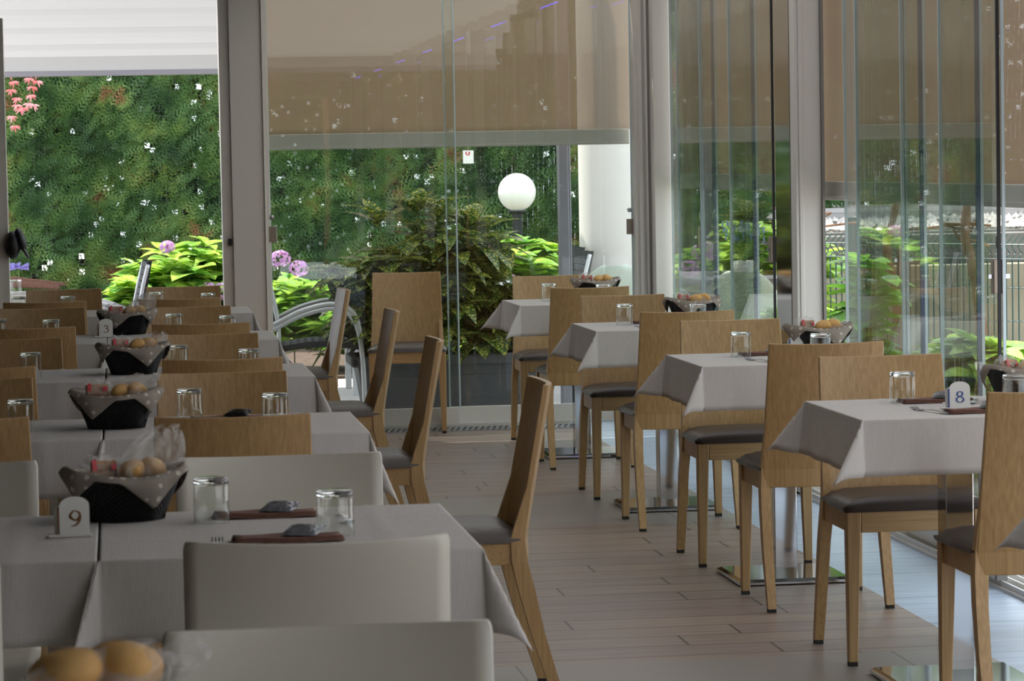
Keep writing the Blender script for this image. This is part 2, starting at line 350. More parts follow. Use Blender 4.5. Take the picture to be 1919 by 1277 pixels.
# linear drain
dr = MB().box(-.6, 2.6, 17.22, 17.46, -.002, .001)
o = struct('trim_22', dr, 'black')
dg = MB().box(-.6, 2.6, 17.22, 17.235, .0, .004).box(-.6, 2.6, 17.445, 17.46, .0, .004)
x = -.6
while x < 2.6:
    dg.hexa([(x, 17.235, 0), (x+.014, 17.235, 0), (x+.054, 17.445, 0), (x+.04, 17.445, 0), (x, 17.235, .004), (x+.014, 17.235, .004), (x+.054, 17.445, .004), (x+.04, 17.445, .004)]); x += .034
drain = tag(dg.build('drain_grate', M['brushed']), 'long slotted metal drain grate set in floor before far window', 'drain grate')
# purple led strips high along the right wall (seen only as reflections)
for k, wd in enumerate(('nearest to', 'second from', 'third from', 'fourth from', 'fifth from', 'sixth from', 'seventh from')):
    y = 14.6-k*2.7
    t = empty('led_strip', (2.87, y, 0), 0, 'purple led strip under the roof edge, '+wd+' the far glass', 'led strip', 'purple led strips reflected in the far glass')
    MB().box(-.006, .006, 0, .8, 2.53, 2.536).build('light', M['led'], t); MB().box(-.012, .012, -.02, .82, 2.536, 2.60).build('profile', M['frame_white'], t)

# ------------------------------------------------------------------ glass walls and blinds
def lockset(parent, x, y, z, along, out):
    if along == 'x':
        o = MB().box(x-.022, x+.022, y-.02, y-.007, z-.045, z+.045).build('lock_case', M['bronze'], parent, bevel=.004)
        kn = MB().lathe([(.001, 0), (.013, 0), (.013, .012), (.001, .013)], 16)
        for i, q in enumerate(kn.v): kn.v[i] = (x-.004+q[0], y-.008-q[2], z+.095+q[1])
        kn.build('lock_knob', M['cutlery'], parent)
    else:
        o = MB().box(x-.022, x-.006, y-.01, y+.03, z-.06, z+.06).build('lock_case', M['bronze'], parent, bevel=.003)
        MB().box(x+.006, x+.022, y-.01, y+.03, z-.06, z+.06).build('lock_case', M['bronze'], parent, bevel=.003)
        MB().box(x-.036, x-.022, y+.004, y+.016, z-.007, z+.007).build('lock_knob', M['cutlery'], parent)
        MB().box(x+.022, x+.040, y+.004, y+.016, z-.008, z+.008).build('lock_knob', M['cutlery'], parent)
        MB().box(x-.008, x+.008, y, y+.022, z+.095, z+.14).build('latch_bolt', M['cutlery'], parent, bevel=.004)
basic('bronze', '#8d8174', .35, .6)
def far_panel(x0, x1, y, label, locks):
    t = empty('glass_panel', ((x0+x1)/2, y, 0), 0, label, 'glass panel', 'frameless sliding panels of the far glass wall')
    c = (x0+x1)/2
    MB().box(x0-c, x1-c, -.005, .005, .10, ZC-.02).build('pane', M['pane'], t)
    MB().box(x0-c, x1-c, -.016, .016, .012, .105).build('bottom_rail', M['frame_white'], t, bevel=.002)
    MB().box(x0-c-.008, x0-c, -.008, .008, .10, ZC-.02).box(x1-c, x1-c+.008, -.008, .008, .10, ZC-.02).build('edge_seal', M['clear_edge'], t)
    for lx in locks: lockset(t, lx-c, -.0, 1.12, 'x', -1)
far_panel(.875, 1.930, YW-.015, 'tall glass panel of the far wall, its left edge by the wide white column', [.885])
far_panel(1.885, 2.955, YW+.03, 'tall glass panel of the far wall, right one beside the corner post', [2.945])
struct('trim_23', MB().box(-.6, 2.96, YW-.04, YW+.06, -.002, .014), 'alu')
def blind(label, fabric, bar, cap=None):
    t = empty('roller_blind', (0, 0, 0), 0, label, 'roller blind', 'brown screen blinds lowered outside the glass')
    fabric.build('screen_fabric', M['screen'], t); bar.build('bottom_bar', M['frame_white'], t, bevel=.004)
blind('brown screen blind lowered across the far glass wall', MB().grid(lambda u, v: (.86+2.11*u, YW+.13, 1.68+.95*v), 12, 8), MB().box(.86, 2.965, YW+.11, YW+.15, 1.602, 1.685).box(.86, 2.965, YW+.105, YW+.155, 1.596, 1.612))
ys = [(14.02, 17.35, 'brown screen blind on the right wall, far bay beside the room corner', 1.345), (9.35, 13.92, 'brown screen blind on the right wall, bay beside table 8', 1.315), (4.95, 9.25, 'brown screen blind on the right wall, bay nearer than table 8', 1.315), (.55, 4.85, 'brown screen blind on the right wall, bay beside the viewpoint', 1.315), (-3.7, .45, 'brown screen blind on the right wall, bay behind the viewpoint', 1.315)]
for a, b_, lb, z in ys:
    blind(lb, MB().grid(lambda u, v: (3.20, a+(b_-a)*u, z+.07+(ZC-z-.06)*v), 12, 8), MB().box(3.18, 3.225, a, b_, z, z+.075).box(3.17, 3.235, a, b_, z-.008, z+.012))
def side_panel(x, y0, y1, label, lock=False, black=False):
    t = empty('glass_panel', (x, (y0+y1)/2, 0), 0, label, 'glass panel', 'frameless sliding panels of the right glass wall')
    h = (y1-y0)/2
    MB().box(-.005, .005, -h, h, .10, ZC-.02).build('pane', M['pane'], t)
    MB().box(-.014, .014, -h, h, .03, .12).build('bottom_rail', M['frame_white'], t, bevel=.002)
    MB().box(-.02, .02, -h-.004, -h+.02, .028, .125).build('end_cap', M['frame_grey'], t, bevel=.002)
    MB().box(-.007, .009 if not black else .004, -h-.012, -h, .12, ZC-.02).build('edge_seal', M['black' if black else 'gasket_sky_tint'], t)
    MB().box(.009, .02, -h-.012, -h-.002, .12, ZC-.02).box(-.006, .006, h, h+.01, .12, ZC-.02).build('edge_strip', M['clear_edge'], t)
    if lock: lockset(t, 0, -h, 1.08, 'y', 1)
side_panel(3.135, 16.45, 17.30, 'glass panel of the far bay of the right wall, nearest the corner', True)
side_panel(3.09, 15.85, 16.85, 'glass panel of the far bay of the right wall, second from corner')
side_panel(3.045, 14.62, 15.95, 'glass panel of the far bay of the right wall, third from corner')
side_panel(3.0, 13.96, 14.95, 'glass panel of the far bay of the right wall, nearest with black edge and lock', True, True)
side_panel(3.135, 12.13, 13.10, 'glass panel behind table 8, farthest of the four in its bay', True)
side_panel(3.09, 11.68, 12.70, 'glass panel behind table 8, second farthest in its bay')
side_panel(3.045, 10.73, 11.78, 'glass panel behind table 8, third farthest in its bay')
side_panel(3.0, 10.31, 11.05, 'glass panel behind table 8, nearest with black edge and lock', True, True)

# ------------------------------------------------------------------ wooden chairs
def back_panel():
    b = MB(); H0, H1 = .405, .885; N = 11; K = 9
    def prof(z):
        return -.125-.075*max(0, (z-.47)/(H1-.47))**1.05
    def fn(side):
        def g(u, v):
            z = H0+(H1-H0)*v; hw = .207-.014*v; x = (u*2-1)*hw
            y = prof(z)-.026*(1-(u*2-1)**2)+(.009 if side else -.009)
            return (x, y, z+.004*(u*2-1)**2*(v == 1))
        return g
    b.grid(fn(True), N, K); n1 = len(b.v); b.grid(fn(False), N, K)
    b.f = [f[::-1] if k < len(b.f)//2 else f for k, f in enumerate(b.f)]
    ring = [i for i in range(N)]+[j*N+N-1 for j in range(1, K)]+[(K-1)*N+i for i in range(N-2, -1, -1)]+[j*N for j in range(K-2, 0, -1)]
    for a, c in zip(ring, ring[1:]+ring[:1]): b.f.append((a, c, c+n1, a+n1))
    return b
def make_chair():
    t = empty('dining_chair')
    back_panel().build('backrest', M['oak'], t, bevel=.003)
    # cushion
    def cush(u, v):
        x = (u*2-1); y = (v*2-1)
        ex = .222-.012*(v < .5)*(1-v*2); px = x*ex; py = .06+y*.182
        d = max(abs(x), abs(y)); z = .497-.03*d**6+.006*(1-x*x)
        return (px, py, z)
    c = MB().grid(cush, 15, 15); k = 15
    n0 = len(c.v); ring = [i for i in range(k)]+[j*k+k-1 for j in range(1, k)]+[(k-1)*k+i for i in range(k-2, -1, -1)]+[j*k for j in range(k-2, 0, -1)]
    low = [(c.v[i][0]*.985, .06+(c.v[i][1]-.06)*.985, .456) for i in ring]; c.v += low
    for q in range(len(ring)):
        r2 = (q+1) % len(ring); c.f.append((ring[q], n0+q, n0+r2, ring[r2]))
    c.f.append(tuple(n0+q for q in range(len(ring))))
    c.build('seat_cushion', M['seat_leather'], t, smooth=True)
    MB().box(-.17, .17, .205, .232, .395, .458).box(-.205, -.18, -.10, .20, .395, .458).box(.18, .205, -.10, .20, .395, .458).box(-.18, .18, -.135, -.11, .41, .458).build('seat_frame', M['oak_rail'], t, bevel=.002)
    for s in (-1, 1):
        lg = MB().taper((s*.198, .218, .012), (.014, .014), (s*.192, .213, .458), (.022, .021)).build('leg', M['oak'], t, bevel=.003)
        MB().box(s*.198-.013, s*.198+.013, .205, .231, 0, .012).build('foot_cap', M['rubber'], lg)
        b = MB(); zs = [.012, .2, .33, .404, .47, .62]; yc = [-.222, -.165, -.134, -.117, -.113, -.151]; hy = [.015, .019, .023, .022, .019, .006]
        cx = [.200, .200, .199, .1955, .1945, .190]; hx = [.014, .016, .0165, .0175, .014, .009]
        for i in range(5):
            b.hexa([(s*cx[k]+a_*hx[k], yc[k]+c_*hy[k], zs[k]) for k in (i, i+1) for a_, c_ in ((-1, -1), (1, -1), (1, 1), (-1, 1))])
        lg = b.build('leg', M['oak'], t)
        MB().box(s*.200-.013, s*.200+.013, -.236, -.208, 0, .012).build('foot_cap', M['rubber'], lg)
    return t
chair0 = make_chair(); used = [False]
def put(proto, flag, x, y, rz, label, cat, group, z=0):
    o = proto if not flag[0] else copy_tree(proto); flag[0] = True
    o.location = (x, y, z); o.rotation_euler = (0, 0, rz); return tag(o, label, cat, group)
def chair(x, y, rz, label, group): return put(chair0, used, x, y, rz, label, 'chair', group)

# ------------------------------------------------------------------ tables and cloths
TZ = .785
def make_table():
    t = empty('pedestal_table')
    MB().box(-.345, .345, -.345, .345, TZ-.032, TZ-.002).build('tabletop', M['frame_white'], t, bevel=.004)
    MB().box(-.04, .04, -.045, .045, .02, TZ-.032).build('column', M['steel'], t, bevel=.002)
    b = MB().box(-.205, .205, -.205, .205, .004, .014); b.taper((0, 0, .014), (.205, .205), (0, 0, .022), (.19, .19))
    b.build('base_plate', M['steel'], t, bevel=.0015)
    return t
table0 = make_table(); tused = [False]
def make_cloth(seed, inner=0, d=.152):
    """square cloth over a .70 table; inner=-1/+1: that x side hangs tight in the gap to the next table"""
    rnd = random.Random(seed); ph = [rnd.uniform(0, 6) for _ in range(8)]
    h = .352; L = h+d; N = 57
    def fn(u, v):
        a = (u*2-1)*L; c = (v*2-1)*L; sa = 1 if a > 0 else -1; sc = 1 if c > 0 else -1
        du = max(0, abs(a)-h); dv = max(0, abs(c)-h); r = math.hypot(du, dv)
        x = max(-h, min(h, a)); y = max(-h, min(h, c)); z = TZ+.002
        # fold creases
        for q in (-.12, .2):
            z += .0022*math.exp(-((a-q)/.008)**2)*(r == 0)+.0022*math.exp(-((c-q*.8)/.008)**2)*(r == 0)
        if r > 0:
            th = math.atan2(dv, du); wv = math.sin(2*th)**1.3 if 0 < th < PI/2 else 0
            k = (0 if sa < 0 else 1)+(0 if sc < 0 else 2); amt = .50+.12*math.sin(ph[k]*3)
            fl = .06+amt*wv
            fx = fl*math.cos(th)*r; fy = fl*math.sin(th)*r
            if wv > 0:
                dg = .5*wv; ang = th*(1-dg)+(PI/4+.2*math.sin(ph[k]))*dg
                fx, fy = fl*r*math.cos(ang), fl*r*math.sin(ang)
            drop = r*math.sqrt(max(.05, 1-fl*fl))
            edge = .010*math.sin(c*13+ph[4]) * (du > 0)*(1-wv) ; edge2 = .010*math.sin(a*11+ph[5])*(dv > 0)*(1-wv)
            rr = r/d
            fx += abs(edge)*rr*(du > 0); fy += abs(edge2)*rr*(dv > 0)
            if inner == sa and du > 0:
                fx = .003*min(1, rr)
                if wv > 0: fy += .10*wv*r; fx = (-.001-.25*r*wv) if inner > 0 else .003+.26*r*wv
            bend = min(1, r/.012)
            x += sa*fx; y += sc*fy; z -= drop*bend+.0
            z += .0
            for q in (-.12, .2):
                if dv > 0 and du == 0: y += sc*.003*math.exp(-((a-q)/.008)**2)
        return (x, y, z)
    b = MB(); vs = []
    # denser near the table edge
    ts = sorted(set([round(i/(N-1), 5) for i in range(N)]+[round(.5+s*(h+e)/L/2, 5) for s in (-1, 1) for e in (-.004, 0, .004, .010, .02)]))
    K = len(ts)
    for v in ts:
        for u in ts: vs.append(fn(u, v))
    fs = [(j*K+i, j*K+i+1, (j+1)*K+i+1, (j+1)*K+i) for j in range(K-1) for i in range(K-1)]
    return b.add(vs, fs)
cloths = {}
def cloth(x, y, label, group, seed=0, inner=0, sy=1, rz=0):
    k = (seed, inner)
    if k not in cloths:
        o = make_cloth(seed, inner).build('tablecloth', M['cloth'], None, smooth=True, solid=.0012); cloths[k] = o
    else:
        o = cloths[k].copy(); COL.objects.link(o)
    o.location = (x, y, 0); o.scale = (1, sy, 1); o.rotation_euler = (0, 0, rz)
    return tag(o, label, 'tablecloth', group)

# right-hand row ----------------------------------------------------
RN = ['table with the blue 8 card', 'second table of the right row', 'third table of the right row', 'farthest table of the right row']
RY = [8.50, 10.80, 13.15, 15.62]
RX = 2.335
put(table0, tused, 2.355, 6.12, 0, 'square table mostly outside the lower right corner', 'table', 'square pedestal tables beside the right glass wall')
cloth(2.355, 6.12, 'white tablecloth poking in at the lower right edge', 'white tablecloths of the right row', seed=1)
for i, y in enumerate(RY):
    put(table0, tused, RX+.005, y, 0, ['square table with polished column, carrying the blue number 8 card', 'square table with polished column, second from the front in the right row', 'square table with polished column, third from the front in the right row', 'square table with polished column, farthest in the right row'][i], 'table', 'square pedestal tables beside the right glass wall')
    cloth(RX+.005, y, 'white tablecloth on the '+RN[i], 'white tablecloths of the right row', seed=i % 2)
CH = 'oak chair '
chair(2.32, 9.075, PI, CH+'facing us at the table with the blue 8 card', 'wooden chairs of the right row')
chair(2.31, 11.37, PI, CH+'facing us behind the second table of the right row', 'wooden chairs of the right row')
chair(2.285, 13.73, PI, CH+'facing us behind the third table of the right row', 'wooden chairs of the right row')
chair(2.31, 16.36, PI, CH+'facing us behind the farthest table of the right row', 'wooden chairs of the right row')
chair(2.405, 7.92, 0, CH+'seen from behind, cut off by the right edge, before the 8 card table', 'wooden chairs of the right row')
chair(2.318, 10.195, 0, CH+'seen from behind at the second table of the right row', 'wooden chairs of the right row')
chair(2.285, 12.52, 0, CH+'seen from behind at the third table of the right row', 'wooden chairs of the right row')
chair(2.285, 15.11, 0, CH+'seen from behind at the farthest table of the right row', 'wooden chairs of the right row')
chair(1.615, 17.36, PI-.10, 'lone oak chair standing against the far glass in front of the planter', 'single wooden chairs')

# left-hand rows ------------------------------------------------------
LN = ['nearest left table, cut off by the bottom edge', 'left table with the brown number 9 card', 'second left table beyond the 9 card', 'third left table beyond the 9 card', 'farthest left table']
LN = ['front table at the bottom edge', 'table row with the brown 9 card', 'table row next beyond the 9 card', 'table row just nearer than the 3 card', 'farthest left table row']
LN[3] = 'table row with the brown 3 card'
LY = [3.50, 6.06, 8.59, 10.87, 13.18, 15.58]
LN = ['front row at the bottom edge', 'nine card row', 'row behind the nine card row', 'row just before the three card row', 'three card row', 'farthest left row']
XRt, XLt = .3075, -.4025
for i, y in enumerate(LY):
    sy = 1.1 if i == 1 else 1.0
    for s, x in ((1, XRt), (-1, XLt)):
        if i == 0 and s == 1: pass
        put(table0, tused, x, y, 0, 'square table, %s half of the %s' % ('right' if s > 0 else 'left', LN[i]), 'table', 'square tables pushed together in pairs on the left')
        cloth(x, y, 'white tablecloth, %s half of the %s' % ('right' if s > 0 else 'left', LN[i]), 'white tablecloths of the left rows', seed=2+(i % 2), inner=-s, sy=sy)
G = 'wooden chairs of the left rows'
nm = lambda k, half, who: ('oak chair facing us, %s half of the %s' if who else 'oak chair seen from behind, %s half of the %s') % (half, LN[k])
RC = [(2, 'n', .275, 7.70+.17), (2, 'f', .305, 9.29-.19), (3, 'n', .33, 10.0+.19), (3, 'f', .32, 11.47-.19), (4, 'n', .325, 12.31+.19), (4, 'f', .305, 13.79-.19), (5, 'n', .29, 14.74+.19), (5, 'f', .34, 16.2-.19)]
for k, wh, x, y in RC: chair(x, y, PI if wh == 'f' else 0, nm(k, 'right', wh == 'f'), G)
LC = [(2, 'n', -.42, 7.82+.19), (2, 'f', -.45, 9.27-.19), (3, 'n', -.455, 9.85+.19), (3, 'f', -.40, 11.45-.19), (4, 'n', -.36, 12.29+.19), (4, 'f', -.34, 13.99-.19), (5, 'n', -.34, 14.70+.19), (5, 'f', -.275, 16.19-.19)]
for k, wh, x, y in LC: chair(x, y, PI if wh == 'f' else 0, nm(k, 'left', wh == 'f'), G)
for k, x, y in ((2, .965, 8.60), (3, .895, 10.80), (4, .945, 13.03), (5, .915, 15.38)):
    chair(x, y, -3*PI/2+.02*(k-3), 'oak chair side-on at the aisle end of the '+LN[k], 'wooden chairs at the aisle ends of the left tables')

# ------------------------------------------------------------------ white moulded chairs
def make_white(round_top=False):
    t = empty('moulded_chair')
    prof = smooth_path([(0, .235, .425), (0, .20, .447), (0, .05, .438), (0, -.10, .43), (0, -.165, .455), (0, -.195, .53), (0, -.222, .66), (0, -.243, .77), (0, -.252, .81), (0, -.259, .846)], 8)
    np_ = len(prof); hw = .232
    def fn(u, v):
        p = prof[round(v*(np_-1))]; s = u*2-1
        zt = max(0, (p.z-.45)/.408) if p.y < -.12 else 0
        w_ = hw*(1-.0*zt)
        if round_top and zt > 0: w_ = hw*math.sqrt(max(.0004, 1-max(0, (zt-.35)/.65)**2))*1.05
        elif zt > .93: w_ = hw-.028*(1-math.sqrt(max(0, 1-((zt-.93)/.07)**2)))
        fwd = (.045*zt if not round_top else .03*zt)*s*s
        x = s*w_; z = p.z+(.012*s*s*(1-zt) if zt < .3 else 0)+(.006*s*s*(zt > .85) if not round_top else 0)
        if p.y > -.1: z = p.z+.012*s**4
        return (x, p.y+fwd, z)
    MB().grid(fn, 19, np_).build('shell', M['white_plastic_out' if round_top else 'white_plastic'], t, smooth=True, solid=.009)
    for sx in (-1, 1):
        for sy, y0, y1 in ((1, .17, .225), (-1, -.10, -.22)):
            pts = smooth_path([(sx*.15, y0*.9, .425), (sx*.195, y0+.01*sy, .38), (sx*.215, (y0+y1)/2, .2), (sx*.225, y1, 0)], 4)
            b = MB()
            for a, c in zip(pts, pts[1:]):
                ra = .034-.016*(1-a.z/.43); rc = .034-.016*(1-c.z/.43)
                b.hexa([(a.x-.012, a.y-ra, a.z), (a.x+.012, a.y-ra, a.z), (a.x+.012, a.y+ra, a.z), (a.x-.012, a.y+ra, a.z), (c.x-.012, c.y-rc, c.z), (c.x+.012, c.y-rc, c.z), (c.x+.012, c.y+rc, c.z), (c.x-.012, c.y+rc, c.z)])
            b.build('leg', M['white_plastic_out' if round_top else 'white_plastic'], t)
    return t
wc = make_white(); wu = [False]
for x, y, rz, lb in ((.352, 6.75, PI, 'white moulded plastic chair facing us behind the 9 card table, right one'), (.335, 5.60, 0, 'white moulded plastic chair seen from behind in front of the 9 card table'),
                     (.283, 4.12, PI, 'white moulded plastic chair at the bottom edge, nearest to the viewer'), (-.42, 6.78, PI, 'white moulded plastic chair at the left edge behind the 9 card table'),
                     (-.44, 5.45, 0, 'white moulded plastic chair under the left end of the 9 card table')):
    put(wc, wu, x, y, rz, lb, 'chair', 'white moulded chairs at the left tables')

# ------------------------------------------------------------------ tumblers
def tumbler():
    t = empty('tumbler')
    side = [(.0360, .078), (.0364, .040), (.0370, .001), (.0366, 0), (.0352, .001), (.0345, .04), (.0338, .073)]
    MB().lathe(side[::-1], 36).build('body', M['thin_glass'], t, smooth=True)
    base = [(.0005, .0905), (.031, .0905), (.0348, .0890), (.0358, .085), (.0360, .078), (.0345, .0775), (.0325, .0765), (.0005, .0760)]
    MB().lathe(base[::-1], 36).build('base', M['glass'], t, smooth=True)
    return t
tb = tumbler(); tbu = [False]
TL = [(1, .177, 6.228, 'right half', 'left one of the two'), (1, .404, 5.917, 'right half', 'right one of the two'), (2, .195, 8.774, 'right half', 'left one'), (2, .423, 8.517, 'right half', 'right one'), (3, .206, 10.97, 'right half', 'left one'), (3, .442, 10.634, 'right half', 'right one'),
      (4, .237, 13.364, 'right half', 'left one'), (4, .458, 13.1, 'right half', 'right one'), (5, .196, 15.791, 'right half', 'left one'), (5, .449, 15.503, 'right half', 'right one'),
      (2, -.271, 8.541, 'left half', 'single'), (3, -.302, 10.745, 'left half', 'single'), (4, -.278, 13.103, 'left half', 'right one'), (4, -.505, 13.264, 'left half', 'left one'), (5, -.245, 15.515, 'left half', 'right one'), (5, -.488, 15.591, 'left half', 'left one')]
ZT = TZ+.0035
for k, x, y, h, w_ in TL:
    put(tb, tbu, x, y, 0, 'upturned tumbler, %s, %s of the %s' % (w_.replace(' of the two', ''), h, LN[k]), 'glass', 'upturned tumblers on the left tables', ZT)
for i, (x, y, lb) in enumerate(((2.234, 8.676, 'upturned tumbler left of the blue 8 card'), (2.502, 8.449, 'upturned tumbler before the basket on the blue 8 card table'), (2.216, 10.904, 'upturned tumbler near the left corner of the second table, right row'), (2.456, 10.679, 'upturned tumbler before the basket on the second table, right row'),
                               (2.179, 13.239, 'upturned tumbler near the left corner of the third table, right row'), (2.477, 13.10, 'upturned tumbler before the basket on the third table, right row'), (2.194, 15.709, 'upturned tumbler near the left corner of the farthest right table'), (2.429, 15.411, 'upturned tumbler before the basket on the farthest right table'))):
    put(tb, tbu, x, y, 0, lb, 'glass', 'upturned tumblers on the right tables', ZT)

# ------------------------------------------------------------------ napkins, sachets, forks
def napkin():
    b = MB(); 
    def fn(z0, e):
        def g(u, v): return ((u*2-1)*(.105-e), (v*2-1)*(.04-e)+.004*math.sin(u*7), z0+.0015*math.sin(u*9+v*3))
        return g
    for k in range(3): b.grid(fn(.0025+.0035*k, .0015*k), 12, 5)
    return b.build('napkin', M['napkin'], None, smooth=True, solid=.003)
def sachet(mat):
    def top(s):
        def g(u, v):
            e = (1-(u*2-1)**4)*(1-(v*2-1)**6); return ((u*2-1)*.037, (v*2-1)*.026, .010+.007*(v*2-1)+s*.0065*e)
        return g
    b = MB().grid(top(1), 13, 9).grid(top(-1), 13, 9)
    return b.build('sachet', M[mat], None, smooth=True)
def fork():
    t = empty('fork'); b = MB()
    pts = smooth_path([(0, -.10, .004), (0, -.05, .006), (0, .0, .006), (0, .03, .004), (0, .045, .003)], 4)
    for a, c in zip(pts, pts[1:]):
        wa = .005+.003*math.exp(-((a.y+.09)/.04)**2); wc_ = .005+.003*math.exp(-((c.y+.09)/.04)**2)
        b.hexa([(-wa, a.y, a.z-.001), (wa, a.y, a.z-.001), (wa, a.y, a.z+.001), (-wa, a.y, a.z+.001), (-wc_, c.y, c.z-.001), (wc_, c.y, c.z-.001), (wc_, c.y, c.z+.001), (-wc_, c.y, c.z+.001)])
    b.box(-.0115, .0115, .045, .058, .002, .004)
    b.build('handle', M['cutlery'], t, bevel=.0005)
    for k in range(4):
        x = -.0098+k*.0065
        MB().tube(smooth_path([(x, .055, .003), (x, .075, .002), (x, .095, .009)], 3), [.0014]*6+[.0008], 6).build('tine', M['cutlery'], t)
    return t
nk, nku = napkin(), [False]; sa, sau = sachet('foil'), [False]; sd, sdu = sachet('foil_dark'), [False]; fk, fku = fork(), [False]
def setting(table, nx, ny, fx, fy, dark, where, g, fr=0, up=None):
    put(nk, nku, nx, ny, .04, 'folded brown napkin %s' % where, 'napkin', 'folded brown napkins '+g, ZT)
    if dark is not None:
        o = put(sd if dark else sa, sdu if dark else sau, nx+.03, ny-.005, -.5, '%s sachet on the napkin, %s' % ('dark' if dark else 'silver', where.replace('at the ', '')), 'sachet', 'wet wipe sachets '+g, ZT+.010)
    if fx is not None: put(fk, fku, fx, fy, fr, 'steel fork %s' % where, 'fork', 'forks '+g, ZT)
GL = 'on the left tables'; GR = 'on the right tables'
setting(1, .288, 6.295, None, None, False, 'at the far place of the 9 card table, between two tumblers', GL)
setting(1, .310, 5.870, .177, 5.80, False, 'at the near place of the 9 card table', GL)
put(fk, fku, .445, 6.20, PI, 'steel fork seen through the right tumbler of the 9 card table', 'fork', 'forks '+GL, ZT)
for k in (2, 3, 4, 5):
    y = LY[k]
    setting(k, .30, y+.16, None, None, True, 'at the far place, right half, %s' % LN[k], GL)
    setting(k, .32, y-.22, .19, y-.25, True, 'at the near place, right half, %s' % LN[k], GL)
rl = ['blue 8 card table', 'second table of the right row', 'third table of the right row', 'farthest table of the right row']
for k, y in enumerate(RY):
    setting(k, 2.33, y+.17, None, None, True, 'at the far place of the '+rl[k], GR)
    setting(k, 2.36, y-.22, 2.225, y-.16, True, 'at the near place of the '+rl[k], GR, .25)
    put(fk, fku, 2.44, y+.16, -.3, 'steel fork at the far place of the '+rl[k], 'fork', 'forks '+GR, ZT)
tag(MB().box(2.296, 2.312, 8.45, 8.466, ZT, ZT+.016).build('salt_cube', M['glass'], bevel=.002), 'tiny clear cube beside the blue 8 card', 'small cube')

# ------------------------------------------------------------------ bread baskets
def basket():
    NU, NV = 176, 17; hgt = .092
    def fn(u, v):
        th = u*2*PI; rows = v*(NV-1)
        w_ = .0022*math.cos(44*th+PI*rows)
        a = .078+.040*v**1.2+w_; b_ = .060+.030*v**1.2+w_
        z = v*hgt*(1+.10*math.cos(2*th)*v)
        return (a*math.cos(th), b_*math.sin(th), z)
    t = empty('bread_basket')
    b = MB().grid(fn, NU, NV, True)
    b.grid(lambda u, v: ((.070+.038*v)*math.cos(-u*2*PI), (.052+.030*v)*math.sin(-u*2*PI), .004+v*(hgt-.006)*(1+.10*math.cos(2*u*2*PI)*v)), 40, 4, True)
    b.add([(.072*math.cos(k*PI/20), .055*math.sin(k*PI/20), .004) for k in range(40)], [tuple(range(40))])
    b.build('woven_side', M['wicker'], t)
    rim = [(.119*math.cos(k*PI/24), .091*math.sin(k*PI/24), hgt*(1+.10*math.cos(k*PI/12))) for k in range(49)]
    MB().tube(rim, [.0042+.0009*math.sin(k*2.1) for k in range(49)], 8).build('rim', M['wicker'], t, smooth=True)
    return t
def liner(rot):
    def fn(u, v):
        th = u*2*PI; c4 = abs(((th-rot)/(PI/2)+.5) % 1-.5)*2      # 0 at corners
        hang = .002+.058*max(0, 1-1.35*c4)
        H = .094*(1+.10*math.cos(2*th))
        if v < .45:
            q = v/.45; rr = .70+.30*q; z = .03+(H-.03+.008)*q; a, b_ = .113*rr, .086*rr
        else:
            q = (v-.45)/.55; a = .113+.011*min(1, q*4)+.006*math.sin(q*3)*(1-c4); b_ = .086+.011*min(1, q*4)+.006*math.sin(q*3)*(1-c4)
            z = H+.010*math.cos(min(1, q*4)*PI/2)-hang*q
            a -= .018*q*hang/.06; b_ -= .014*q*hang/.06
            a += .007; b_ += .007
        wob = .0025*math.sin(th*9+rot)*(v > .3)
        return ((a+wob)*math.cos(th), (b_+wob)*math.sin(th), z)
    return MB().grid(fn, 96, 16, True).build('basket_liner', M['liner'], None, smooth=True, solid=.0012)
def bread_bag(seed, tall):
    rnd = random.Random(seed); t = empty('bread_bag')
    for k in range(2):
        cx = (-.02, .022)[k]; b = MB()
        def fn(u, v):
            th = u*2*PI; p = v*PI; r = .026+.002*math.sin(3*th+seed)
            return (cx+r*math.sin(p)*math.cos(th)*1.15, r*math.sin(p)*math.sin(th)*1.3+.004*k, .094+(.024+.003*k)*math.cos(p)-.25*(k-.5)*r*math.sin(p)*math.cos(th))
        b.grid(fn, 18, 11, True).build('bread_roll', M['bread'], t, smooth=True)
    def bag(u, v):
        th = u*2*PI; q = v
        r = .062*(1-.75*q**1.5)+.006*math.sin(5*th+seed+4*q)+.004*math.sin(11*th+3*q)
        lean = .055*q**1.3
        return (lean+r*math.cos(th)*(1+.5*q), r*.6*math.sin(th), .078+tall*q+.01*math.sin(2*th+seed))
    MB().grid(bag, 40, 12, True).build('cellophane', M['cellophane'], t, smooth=False)
    return t
def cracker(seed):
    t = empty('breadstick_packet'); rnd = random.Random(seed)
    for k in range(3):
        a = rnd.uniform(-.3, .3); b = MB()
        b.box(-.03, .03, -.012+.008*k, -.006+.008*k, .08, .118); o = b.build('cracker', M['bread_dark'], t, bevel=.003); o.rotation_euler = (.1*k, .15*a, .2*a)
    def pk(u, v):
        th = u*2*PI; q = v*2-1; r = (.024+.003*math.sin(7*th+seed))*(1-.5*abs(q)**3)
        return (q*.045, r*math.cos(th), .103+r*math.sin(th)*1.1+.004*math.sin(9*q+seed))
    MB().grid(pk, 24, 14, True).build('wrapper', M['cellophane'], t)
    MB().grid(lambda u, v: (-.03+.010*u, .0-.026+.004*v, .100+.022*v), 3, 3).build('red_print', M['red_print'], t)
    MB().grid(lambda u, v: (.012+.012*u, -.027+.004*v, .10+.012*v), 3, 3).build('red_print', M['red_print'], t)
    return t
